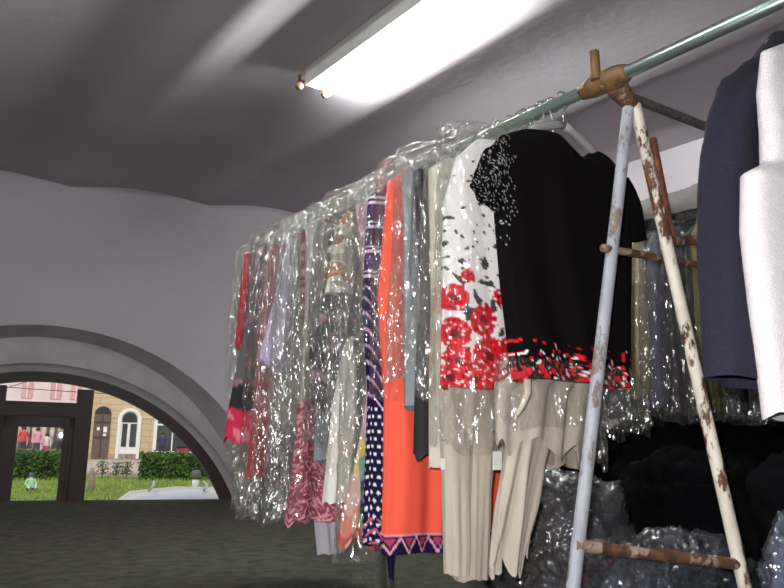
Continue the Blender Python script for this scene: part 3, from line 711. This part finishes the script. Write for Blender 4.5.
# ------------------------------------------------------------------ bags and mounds on the floor
def sack(name, label, cat, c, r, m, seed, group=None, rz=0, crease=.03, sq=.75, film=None, freq=1.0, lump=.12):
    b = MB(); nu, nv = 90, 56
    for i in range(nv+1):
        th = PI*i/nv
        for k in range(nu):
            ph = 2*PI*k/nu
            d = Vector((math.sin(th)*math.cos(ph), math.sin(th)*math.sin(ph), math.cos(th)))
            e = Vector([math.copysign(abs(x)**sq, x) for x in d]); e = e*(1/ max(1e-6, e.length))**.45
            p = Vector((e.x*r[0], e.y*r[1], e.z*r[2]))
            q = d*2*freq+Vector((seed*3.7, seed, 0))
            k1 = 1+lump*noise.noise(q)+.5*lump*noise.noise(q*2.1)
            w = d.copy(); w.x += .5*noise.noise(q*1.3); w.z += .4*noise.noise(q*1.7+Vector((5,0,0)))
            cr = 1-abs(noise.noise(Vector((w.x*3, w.y*3, w.z*9))*freq+Vector((seed, 0, 0))))*2
            p = p*k1 + d*crease*(cr-.5)
            p.z = max(p.z, -r[2]*.8) + r[2]*.8
            b.v.append(tuple(p))
    for i in range(nv):
        for k in range(nu): b.f.append((i*nu+k, (i+1)*nu+k, (i+1)*nu+(k+1)%nu, i*nu+(k+1)%nu))
    o = b.build(name, m, loc=c); o.rotation_euler.z = rz
    tag(o, label, cat, group)
    if film:
        f = MB(); f.v = [(x*1.04, y*1.04, z*1.03+.001+.006*noise.noise(Vector((x,y,z))*40)) for x, y, z in b.v]; f.f = list(b.f)
        f.build('plastic_wrap', film, o)
    return o
m_blackc = mat('black_sacking', (10,10,13), 1, var=.4, vscale=8, bump=.3, bscale=12, spec=.05)
m_greyb = mat('grey_bagged_cloth', (62,60,68), .7, var=.3, vscale=9, bump=.5, bscale=20)
m_blueb = mat('slate_blue_cloth', (30,35,56), .7, var=.25, vscale=9, bump=.5, bscale=20)
GB = 'black sacks piled behind the trestle'
BS = [((2.30,2.05,0),(.34,.30,.34),'large black sack at the left end of the dark pile'), ((2.62,1.72,0),(.42,.34,.375),'huge black sack in the middle of the dark pile'), ((2.95,1.25,0),(.44,.36,.40),'huge black sack at the right end of the dark pile'),
      ((2.25,1.42,0),(.28,.26,.28),'low black sack in front of the dark pile'), ((2.35,.95,0),(.34,.3,.30),'low black sack at the right front of the dark pile')]
for i, (c, rr, lb) in enumerate(BS): sack('black_sack', lb, 'sack', c, rr, m_blackc, 3+i, GB, rz=i*.7, crease=.022)
sack('clothes_bundle', 'round grey bundle of clothes in shiny clear plastic, left of the grey trestle leg', 'bundle', (1.93,1.70,0), (.21,.24,.225), m_greyb, 12, 'plastic-wrapped bundles on the floor', film=mP[2])
sack('clothes_bundle', 'low striped grey bundle at the foot of the hanging trousers', 'bundle', (1.72,1.42,0), (.22,.17,.135), m_greyb, 13, 'plastic-wrapped bundles on the floor', rz=.5, film=mP[2])
sack('clothes_bundle', 'slate-blue bundle just behind the lower rusty crossbar', 'bundle', (1.93,1.28,0), (.19,.16,.15), m_blueb, 14, 'plastic-wrapped bundles on the floor', film=mP[2])
sack('clothes_bundle', 'navy bundle under glittering clear plastic at the bottom, below the rusty crossbar', 'bundle', (1.62,1.16,0), (.17,.14,.145), m_blueb, 15, 'plastic-wrapped bundles on the floor', film=mP[0])
sack('clothes_bundle', 'pale blue-grey bundle at the bottom right corner', 'bundle', (1.83,.86,0), (.13,.12,.20), mat('pale_blue_cloth', (78,88,112), .7, bump=.5, bscale=20), 16, 'plastic-wrapped bundles on the floor', film=mP[0])

# ------------------------------------------------------------------ outside: street, lawn, hedges, buildings
def gbox(name, s0, s1, t0, t1, z0, z1, m, kind='structure'):
    b = MB(); b.box(s0, s1, t0, t1, z0, z1, WM); o = b.build(name, m, smooth=False); tag(o, kind=kind); return o
m_asph = mat('asphalt', (120,116,112), .9, var=.1, vscale=3); m_pave = mat('pavement', (176,160,146), .9, var=.12, vscale=1.2, bump=.2)
m_grass = mat('grass', (118,134,58), .95, var=.4, vscale=2.2, bump=1, bscale=14)
gbox('street', -30, 40, 7.13, 14, -1.75, -1.55, m_asph)
gbox('lawn_bank', -30, 40, 14, 27.5, -1.75, -.74, m_grass)
gbox('far_pavement', -40, 60, 27.5, 45.2, -1.75, -.60, m_pave)
# grass tufts
b = MB(); rg = random.Random(3)
for i in range(9000):
    s_, t_ = rg.uniform(-4, 7), rg.uniform(15, 27); h_ = rg.uniform(.05, .14); a_ = rg.uniform(0, PI); w_ = .02
    p = W(s_, t_, -.745); dx, dy = math.cos(a_)*w_, math.sin(a_)*w_
    b.add([(p.x-dx, p.y-dy, p.z), (p.x+dx, p.y+dy, p.z), (p.x+rg.uniform(-.04,.04), p.y, p.z+h_)], [(0,1,2)])
tag(b.build('grass', mat('grass_blades', (132,152,64), .9, var=.35, vscale=1), smooth=False), 'bright green grass of the lawn outside the arched window', 'grass', kind='stuff')
def leafmass(b, s0, s1, t0, t1, z0, z1, n, size, rg):
    for i in range(n):
        s_, t_, z_ = rg.uniform(s0, s1), rg.uniform(t0, t1), rg.uniform(z0, z1)
        u = rg.random()
        if u < .5: t_ = t0+rg.gauss(0, .04)
        elif u < .75: z_ = z1+rg.gauss(0, .05)
        p = W(s_, t_, z_); q = Vector((rg.gauss(0,1), rg.gauss(0,1), rg.gauss(0,1))).normalized(); r_ = q.orthogonal().normalized(); s2 = q.cross(r_)
        k = size*rg.uniform(.6, 1.3)
        b.add([p-r_*k, p+s2*k*.5, p+r_*k, p-s2*k*.5], [(0,1,2,3)])
m_leaf = mat('hedge_leaf', (74,104,40), .7, var=.5, vscale=4); m_leafd = mat('hedge_inner', (40,60,24), .9)
for s0, s1, t0, lb in ((-2.6, .28, 25.5, 'clipped green hedge seen through the door pane'), (2.28, 4.9, 25.5, 'clipped green hedge in front of the shop, right of the white door')):
    b = MB(); b.box(s0+.08, s1-.08, t0+.1, t0+.9, -.75, -.03, WM); o = b.build('hedge', m_leafd, smooth=False); tag(o, lb, 'hedge')
    b = MB(); leafmass(b, s0, s1, t0, t0+1, -.72, .02, 9000, .055, rg); b.build('foliage', m_leaf, o, smooth=False)
for i, (s_, h_, lb) in enumerate(((1.20,.52,'leafy young shrub nearest the brown arched door'), (1.62,.48,'small young shrub before the white door, left one'), (1.92,.50,'small young shrub before the white door, beside the right hedge'))):
    o = empty('young_shrub', W(s_, 26, -.745), lb, 'shrub', 'young shrubs on the lawn')
    b = MB(); b.tube([(0,0,0), (.02,0,h_*.5), (0,.02,h_)], [.012,.01,.004], 6); b.tube([(0,0,h_*.3), (.1,0,h_*.8)], .006, 5); b.tube([(0,0,h_*.25), (-.1,0,h_*.8)], .006, 5); b.build('stem', mat('bark', (98,80,60), .9), o)
    b = MB()
    for k in range(160):
        p = Vector((rg.gauss(0,.09), rg.gauss(0,.09), rg.uniform(h_*.3, h_*1.1))); q = Vector((rg.gauss(0,1), rg.gauss(0,1), rg.gauss(0,1))).normalized(); r_ = q.orthogonal().normalized(); s2 = q.cross(r_)
        b.add([p-r_*.04, p+s2*.02, p+r_*.04, p-s2*.02], [(0,1,2,3)])
    b.build('foliage', m_leaf, o, smooth=False)
b = MB(); b.tube([(0,0,0), (.02,0,.2), (-.02,0,.42), (.0,0,.56)], [.10,.075,.07,.04], 10); b.tube([(0,0,.35), (.12,0,.5)], [.04,.02], 8)
o = b.build('tree_stump', mat('pale_bark', (150,130,112), .95, bump=.6, bscale=20), loc=W(.70, 20, -.745)); tag(o, 'pale rough tree stump on the lawn beside the window post', 'stump')
o = empty('bollard', W(3.14, 20, -.745), 'short white bollard with a dark cap on the lawn', 'bollard')
b = MB(); b.lathe([(.085,0),(.085,.30),(.06,.32)], 16); b.build('post', mat('white_paint', (228,224,216), .6), o)
b = MB(); b.lathe([(.11,.31),(.13,.36),(.12,.47),(.06,.52)], 16); b.build('cap', mat('dark_cap', (90,84,78), .6), o)

# buildings
def stone(name, c, c2, sc=(1,1,1)):
    m, nt, bb = newmat(name); v = coords(nt); br = nd(nt, 'ShaderNodeTexBrick', Scale=1.0)
    tc = [x for x in nt.nodes if x.type == 'MAPPING'][0]; tc.inputs['Rotation'].default_value = (PI/2, 0, 0)
    nt.links.new(v, br.inputs['Vector']); br.inputs['Color1'].default_value = (*lin(c),1); br.inputs['Color2'].default_value = (*lin(c2),1)
    br.inputs['Mortar'].default_value = (*tuple(x*.6 for x in lin(c)),1); br.inputs['Brick Width'].default_value = 1.1; br.inputs['Row Height'].default_value = .34; br.inputs['Mortar Size'].default_value = .018
    nt.links.new(br.outputs['Color'], bb.inputs['Base Color']); bb.inputs['Roughness'].default_value = .9; return m
m_och = stone('ochre_stone', (206,186,150), (198,176,140)); m_pale = mat('pale_stucco', (226,208,206), .9, var=.1, vscale=1)
m_white = mat('white_frame', (236,232,226), .6, var=.04); m_dark = mat('shop_glass', (66,72,72), .12, var=.5, vscale=.8)
m_brn = mat('brown_door', (104,84,76), .6, var=.15); m_plinth = mat('plinth', (172,150,128), .9)
def local(o, t_=45): o.matrix_world = Matrix.Translation(W(0, t_, 0)) @ WM; return o
ob = empty('ochre_building', (0,0,0), 'ochre stone building with arched doorways across the lawn', 'building'); local(ob)
# local coordinates: x = s, y = depth, z = up
b = MB(); b.box(1.0, 18, 0, 8, -.6, 10); b.build('facade', m_och, ob, smooth=False)
b = MB(); b.box(1.0, 18, -.06, 0, -.6, -.28); b.build('plinth', m_plinth, ob, smooth=False)
def archpts(x0, x1, z0, zs, n=16, g=0):
    R = (x1-x0)/2+g; cx = (x0+x1)/2
    return [(cx-R, z0), (cx+R, z0)]+[(cx+R*math.cos(PI*k/n), zs+R*math.sin(PI*k/n)) for k in range(n+1)]
def py(b, pts, y0, th): b.poly(pts, th, Matrix.Translation((0, y0, 0)))
def archring(b, x0, x1, z0, zs, w, y0, th, n=20):
    cx = (x0+x1)/2; Ri = (x1-x0)/2
    i_ = [(x0, z0)]+[(cx-Ri*math.cos(PI*k/n), zs+Ri*math.sin(PI*k/n)) for k in range(n+1)]+[(x1, z0)]
    o_ = [(x0-w, z0)]+[(cx-(Ri+w)*math.cos(PI*k/n), zs+(Ri+w)*math.sin(PI*k/n)) for k in range(n+1)]+[(x1+w, z0)]
    m_ = len(i_)
    v = [(x, y0, z) for x, z in i_+o_]+[(x, y0+th, z) for x, z in i_+o_]
    f = []
    for k in range(m_-1):
        f += [(k, k+1, m_+k+1, m_+k), (2*m_+k, 3*m_+k, 3*m_+k+1, 2*m_+k+1), (k, 2*m_+k, 2*m_+k+1, k+1), (m_+k, m_+k+1, 3*m_+k+1, 3*m_+k)]
    b.add(v, f)
# brown arched door
b = MB(); py(b, archpts(1.42, 2.28, -.58, 1.83), -.03, .08); d1 = b.build('arched_door', m_brn, ob, smooth=False); tag(d1, 'brown arched door')
b = MB()
for xx in (1.86,): b.box(xx-.02, xx+.02, -.10, -.06, -.5, 1.8)
b.box(1.45, 2.25, -.10, -.06, 1.35, 1.42); b.box(1.45,2.25,-.1,-.06,.55,.6); b.build('door_rail', mat('brown_dark', (70,54,50), .6), d1, smooth=False)
b = MB(); b.box(1.93, 2.12, -.10, -.075, .85, 1.15); b.box(1.60, 1.74, -.10, -.075, .95, 1.12); b.box(1.93, 2.1, -.10,-.075,.65,.78); b.build('notice', m_white, d1, smooth=False)
b = MB(); b.poly([(1.45,1.85),(2.25,1.85)]+[(1.85+.4*math.cos(PI*k/12), 1.85+.36*math.sin(PI*k/12)) for k in range(1,12)], .03, Matrix.Translation((0,-.09,0))); b.build('fanlight', m_dark, d1, smooth=False)
# white arched door
b = MB(); archring(b, 2.80, 3.72, -.55, 1.58, .16, -.12, .12); d2 = b.build('door_surround', m_white, ob, smooth=False)
b = MB(); py(b, archpts(2.80, 3.72, -.55, 1.58), -.03, .06); d3 = b.build('glazed_door', m_white, ob, smooth=False); tag(d3, 'white glazed double door')
b = MB(); b.box(2.90, 3.17, -.08, -.05, .1, 1.35); b.box(3.33, 3.66, -.08, -.05, .1, 1.35)
b.poly([(2.86,1.42),(2.86,1.58)]+[(3.26-.4*math.cos(PI*k/12), 1.58+.4*math.sin(PI*k/12)) for k in range(1,12)]+[(3.66,1.58),(3.66,1.42)], .03, Matrix.Translation((0,-.065,0)))
b.build('pane', m_dark, d3, smooth=False)
b = MB(); b.box(3.2,3.3,-.11,-.08,.45,.75); b.build('notice', m_white, d3, smooth=False)
b = MB(); b.box(1.0, 18, -.04, 0, 1.66, 1.78); b.build('string_course', mat('pale_course', (214,192,160), .9), ob, smooth=False)
# arched shop windows to the right
for x0 in (4.75, 8.6, 12.4):
    b = MB(); archring(b, x0, x0+2.6, -.2, 1.4, .18, -.10, .12); w_ = b.build('shop_window', m_white, ob, smooth=False)
    b = MB(); py(b, archpts(x0, x0+2.6, -.2, 1.4), -.02, .04); b.build('pane', m_dark, w_, smooth=False)
    b = MB()
    for xx in (x0+.85, x0+1.7): b.box(xx-.035, xx+.035, -.09, -.04, -.2, 2.5)
    b.box(x0, x0+2.6, -.09, -.04, 1.3, 1.4); b.box(x0, x0+2.6, -.09, -.04, -.2, -.1); b.build('glazing_bar', m_white, w_, smooth=False)
pb = empty('pale_building', (0,0,0), 'pale pinkish building with shop display windows, seen through the door', 'building'); local(pb)
b = MB(); b.box(-14, .99, 0, 8, -.6, 10); b.build('facade', m_pale, pb, smooth=False)
b = MB(); b.box(-14, .99, -.08, 0, -.6, -.15); b.build('plinth', m_plinth, pb, smooth=False)
for x0 in (-2.55, -.95):
    b = MB(); b.box(x0, x0+1.4, -.10, .0, -.15, 1.75); w_ = b.build('shop_window', mat('tan_frame', (186,160,130), .8), pb, smooth=False)
    b = MB(); b.box(x0+.08, x0+1.32, -.12, -.10, -.08, 1.67); b.build('pane', mat('shop_display', (92,84,78), .3, var=.5, vscale=3), w_, smooth=False)
    b = MB()
    for xx in (x0+.35, x0+.75, x0+1.1):
        b.lathe([(.03,-.05),(.09,.2),(.10,.5),(.13,.75),(.14,.95),(.05,1.05),(.07,1.12),(.075,1.2),(.03,1.28)], 12, (xx, -.22, 0))
    b.build('display_figure', mat('display_cloth', (196,180,164), .9, var=.4, vscale=5), w_)
for z0 in (2.55,):
    for x0 in (-2.3, -.9, .1):
        b = MB(); b.box(x0, x0+.55, -.05, 0, z0, z0+1.5); w_ = b.build('upper_window', mat('pinkish_window', (214,160,160), .7), pb, smooth=False)
        b = MB(); b.box(x0+.25, x0+.3, -.07, -.05, z0, z0+1.5); b.build('glazing_bar', m_white, w_, smooth=False)
for i, (z1_, z2_, lb) in enumerate(((1.72, 1.60, 'lowest of the dark overhead street wires across the transom'), (1.83, 1.90, 'upper of the dark overhead street wires across the transom'), (1.45, 2.15, 'steeply slanting dark overhead street wire'))):
    s0, s1 = (-3, 3) if i < 2 else (-1.9, -.2)
    b = MB(); b.tube([W(s0+(s1-s0)*k/8, 20, (z1_+(z2_-z1_)*k/8)-.06*math.sin(PI*k/8)) for k in range(9)], .009, 6)
    tag(b.build('street_wire', mat('wire_black', (50,46,50), .7)), lb, 'wire')

# people and bikes far off
def person(label, loc, top, legs, h=1.7, sit=False, rz=0, skin=(196,150,124), hair=(60,44,36)):
    r = empty('person', loc, label, 'person', rz=rz); k = h/1.7
    me = bpy.data.meshes.new('body'); J = []; Rr = []; E_ = []
    def j(p, rad, par=None):
        J.append(tuple(q*k for q in p)); Rr.append(rad*k)
        if par is not None: E_.append((par, len(J)-1))
        return len(J)-1
    if not sit:
        pe = j((0,0,.93), .15); ch = j((0,0,1.25), .155, pe); sh = j((0,0,1.42), .11, ch); nk = j((0,0,1.5), .055, sh); hd = j((0,-.01,1.6), .095, nk)
        for s_ in (-1,1):
            hp = j((s_*.09,0,.85), .10, pe); kn = j((s_*.1,-.02,.48), .065, hp); an = j((s_*.1,.02,.08), .042, kn); j((s_*.11,-.12,.04), .035, an)
            so = j((s_*.17,0,1.4), .06, sh); el = j((s_*.24,.02,1.13), .045, so); wr = j((s_*.24,-.08,.9), .032, el); j((s_*.24,-.12,.82), .03, wr)
    else:
        pe = j((0,0,.16), .15); ch = j((0,-.03,.45), .15, pe); sh = j((0,-.05,.62), .11, ch); nk = j((0,-.06,.7), .055, sh); hd = j((0,-.08,.8), .095, nk)
        for s_ in (-1,1):
            hp = j((s_*.1,-.12,.14), .10, pe); kn = j((s_*.2,-.42,.34), .065, hp); an = j((s_*.1,-.62,.08), .045, kn); j((s_*.1,-.72,.04), .035, an)
            so = j((s_*.17,-.05,.6), .06, sh); el = j((s_*.26,-.15,.38), .045, so); wr = j((s_*.16,-.36,.36), .032, el); j((s_*.1,-.42,.36), .03, wr)
    me.from_pydata(J, E_, []); o = bpy.data.objects.new('body', me); COL.objects.link(o); o.parent = r
    sk = o.modifiers.new('skin', 'SKIN')
    for i_, v_ in enumerate(me.skin_vertices[0].data if me.skin_vertices else []): pass
    bpy.context.view_layer.objects.active = o
    if not me.skin_vertices:
        bpy.context.view_layer.update()
    lay = me.skin_vertices[0].data if me.skin_vertices else None
    if lay:
        for i_, rad in enumerate(Rr): lay[i_].radius = (rad, rad)
        lay[0].use_root = True
    o.modifiers.new('sub', 'SUBSURF').levels = 1
    m, nt, bb = newmat('person_clothes'); v = coords(nt); sp = nd(nt, 'ShaderNodeSeparateXYZ'); nt.links.new(v, sp.inputs[0])
    if sit: st = [(0, lin(legs)), (.22*k, lin(top)), (.70*k, lin(skin))]
    else: st = [(0, lin(legs)), (.47*k, lin(top)), (.75*k, lin(skin))]
    mr = nd(nt, 'ShaderNodeMath', operation='MULTIPLY'); nt.links.new(sp.outputs['Z'], mr.inputs[0]); mr.inputs[1].default_value = 1 if sit else .5
    rp = nd(nt, 'ShaderNodeValToRGB'); rp.color_ramp.interpolation = 'CONSTANT'; e = rp.color_ramp.elements; e.new(.5)
    for i_, (p_, c_) in enumerate(st): e[i_].position = p_; e[i_].color = (*c_,1)
    nt.links.new(mr.outputs[0], rp.inputs['Fac']); nt.links.new(rp.outputs['Color'], bb.inputs['Base Color']); me.materials.append(m)
    hd_ = J[4]; b = MB(); b.lathe([(.02*k,.11*k),(.07*k,.095*k),(.105*k,.04*k),(.108*k,-.02*k),(.09*k,-.06*k)][::-1], 12, (hd_[0], hd_[1]+.02*k, hd_[2]+.01))
    b.build('hair', mat('hair_%d' % sum(hair), hair, .8), r); return r
person('person in pink standing before the shop display windows', W(-1.15, 40, -.6), (220,150,170), (80,70,90), 1.55)
person('small person in white and pink beside the taller one in pink', W(-.75, 40.4, -.6), (230,210,215), (190,100,120), 1.3)
person('person in red at the left edge of the door pane', W(-1.75, 40.2, -.6), (200,70,70), (60,60,80), 1.6)
person('person in dark clothes at the right edge of the door pane', W(-.12, 40.2, -.6), (52,50,60), (40,40,48), 1.65, hair=(40,30,28))
person('person sitting on the lawn with a blue cap and pale green top', W(-.62, 20, -.745), (170,210,170), (120,90,80), 0.8, sit=True, hair=(70,96,140))
person('person in navy by the shop window right of the white door', W(4.75, 42, -.6), (50,54,90), (50,48,60), 1.5)
def moped(label, s_, rz):
    r = empty('moped', W(s_, 42, -.6), label, 'moped', rz=rz); tyre = mat('tyre', (30,28,30), .8)
    for x in (-.55, .55):
        b = MB(); b.tube([(x+.24*math.cos(2*PI*k/24), 0, .27+.24*math.sin(2*PI*k/24)) for k in range(25)], .045, 8, caps=False); b.build('wheel', tyre, r)
    b = MB(); b.poly([(-.6,.45),(-.5,.7),(.0,.72),(.1,.45),(.35,.4),(.42,.85),(.5,.85),(.5,.35),(.1,.22),(-.35,.25)], .26); b.build('body', mat('moped_red', (150,34,48), .35), r, bevel=.03)
    b = MB(); b.tube([(.45,-.3,.98),(.45,-.1,1.02),(.45,.1,1.02),(.45,.3,.98)], .02, 8); b.tube([(.45,0,1.02),(.47,0,.8)], .02, 8); b.build('handlebar', tyre, r)
    b = MB(); b.box(-.58, -.02, -.13, .13, .72, .8); b.build('seat', tyre, r, smooth=False, bevel=.03)
moped('red moped parked at the shop window, nearer the white door', 6.05, .1); moped('red moped parked at the shop window, farther right', 7.8, -.3)

# car parked just below the window
car = empty('car', W(1.35, 9.6, -1.55), 'white car parked just outside, only its roof and roof bars showing', 'car', rz=math.atan2(U.y, U.x))
b = MB()
sec = [(-2.0,.35,.55,.80),(-1.95,.30,.62,.84),(-1.45,.28,.92,.86),(-1.05,.28,1.02,.86),(-.55,.28,1.43,.66),(0,.28,1.485,.66),(.6,.28,1.475,.66),(1.2,.28,1.40,.64),(1.7,.28,1.0,.82),(2.0,.32,.9,.80),(2.05,.36,.6,.76)]
for x, z0, z1_, w_ in sec:
    wt = w_; wb = .86
    ring = [(x,-wb*.95,z0),(x,-wb,z0+.25),(x,-wb,min(.9,z1_)),(x,-wt,z1_-.06),(x,-wt*.8,z1_),(x,wt*.8,z1_),(x,wt,z1_-.06),(x,wb,min(.9,z1_)),(x,wb,z0+.25),(x,wb*.95,z0)]
    b.v += ring
m_ = 10
for i in range(len(sec)-1):
    for k in range(m_): b.f.append((i*m_+k, i*m_+(k+1)%m_, (i+1)*m_+(k+1)%m_, (i+1)*m_+k))
b.f.append(tuple(range(m_))); b.f.append(tuple((len(sec)-1)*m_+k for k in range(m_))[::-1])
b.build('car_body', mat('car_white', (226,226,224), .25, var=.03), car)
for x in (-1.3, 1.35):
    for y in (-.84, .84):
        b = MB(); b.tube([(x, y-.09, .31), (x, y+.09, .31)], .31, 24); o = b.build('wheel', mat('tyre', (30,28,30), .8), car); edge_split(o)
b = MB(); b.poly([(-.95,1.0),(-.55,1.36),(.6,1.40),(1.15,1.3),(1.55,1.0)], 1.70); b.build('side_glass', m_dark, car, smooth=False)
for x in (-.35, .25):
    b = MB(); b.tube([(x-.08,-.55,1.50), (x-.02,-.4,1.55), (x+.07,.4,1.55), (x+.1,.55,1.50)], .014, 8); b.build('roof_bar', mat('bar_silver', (200,200,200), .4, .3), car)

# ------------------------------------------------------------------ light
w = bpy.data.worlds.new('World'); SC.world = w; w.use_nodes = True
bg = w.node_tree.nodes['Background']
sky = w.node_tree.nodes.new('ShaderNodeTexSky'); sky.sky_type = 'HOSEK_WILKIE' if False else 'PREETHAM'
sky.turbidity = 6; sky.sun_direction = Vector((-.5, -.4, .75)).normalized()
mx = w.node_tree.nodes.new('ShaderNodeMixRGB'); mx.inputs[0].default_value = .85; mx.inputs[2].default_value = (.92,.94,1.0,1)
w.node_tree.links.new(sky.outputs[0], mx.inputs[1]); w.node_tree.links.new(mx.outputs[0], bg.inputs['Color'])
bg.inputs['Strength'].default_value = .72
sl = bpy.data.lights.new('sun', 'SUN'); sl.energy = 1.3; sl.angle = math.radians(8); sl.color = (1,.96,.88)
so = bpy.data.objects.new('sun', sl); COL.objects.link(so); so.rotation_euler = (math.radians(42), 0, math.radians(-35))
# the photographer's small camera flash
fl = bpy.data.lights.new('camera_flash', 'AREA'); fl.shape = 'RECTANGLE'; fl.size = .03; fl.size_y = .015; fl.energy = 23; fl.color = (1,.98,.97)
fo = bpy.data.objects.new('camera_flash', fl); COL.objects.link(fo)

# ------------------------------------------------------------------ camera
yaw, pit, rol = map(math.radians, (36, 11.2, 1.2))
fw = Vector((math.sin(yaw)*math.cos(pit), math.cos(yaw)*math.cos(pit), math.sin(pit)))
rt = Vector((math.cos(yaw), -math.sin(yaw), 0)); up = rt.cross(fw)
Rv = rt*math.cos(rol)+up*math.sin(rol); Uv = up*math.cos(rol)-rt*math.sin(rol)
cd = bpy.data.cameras.new('camera'); cd.sensor_width = 36; cd.lens = 762/784*36; cd.clip_start = .02; cd.clip_end = 300
co = bpy.data.objects.new('camera', cd); COL.objects.link(co)
Mc = Matrix((Rv, Uv, -fw)).transposed().to_4x4(); Mc.translation = Vector((0,0,.5)); co.matrix_world = Mc
SC.camera = co
Mf = Mc.copy(); Mf.translation = Vector((0,0,.5))+Uv*.05-Rv*.04; fo.matrix_world = Mf
vs = SC.view_settings
vs.view_transform = 'Standard'; vs.look = 'None'; vs.gamma = 1; vs.use_curve_mapping = False; vs.exposure = 0.52
SC.cycles.transparent_max_bounces = 48; SC.cycles.max_bounces = 10; SC.cycles.diffuse_bounces = 5
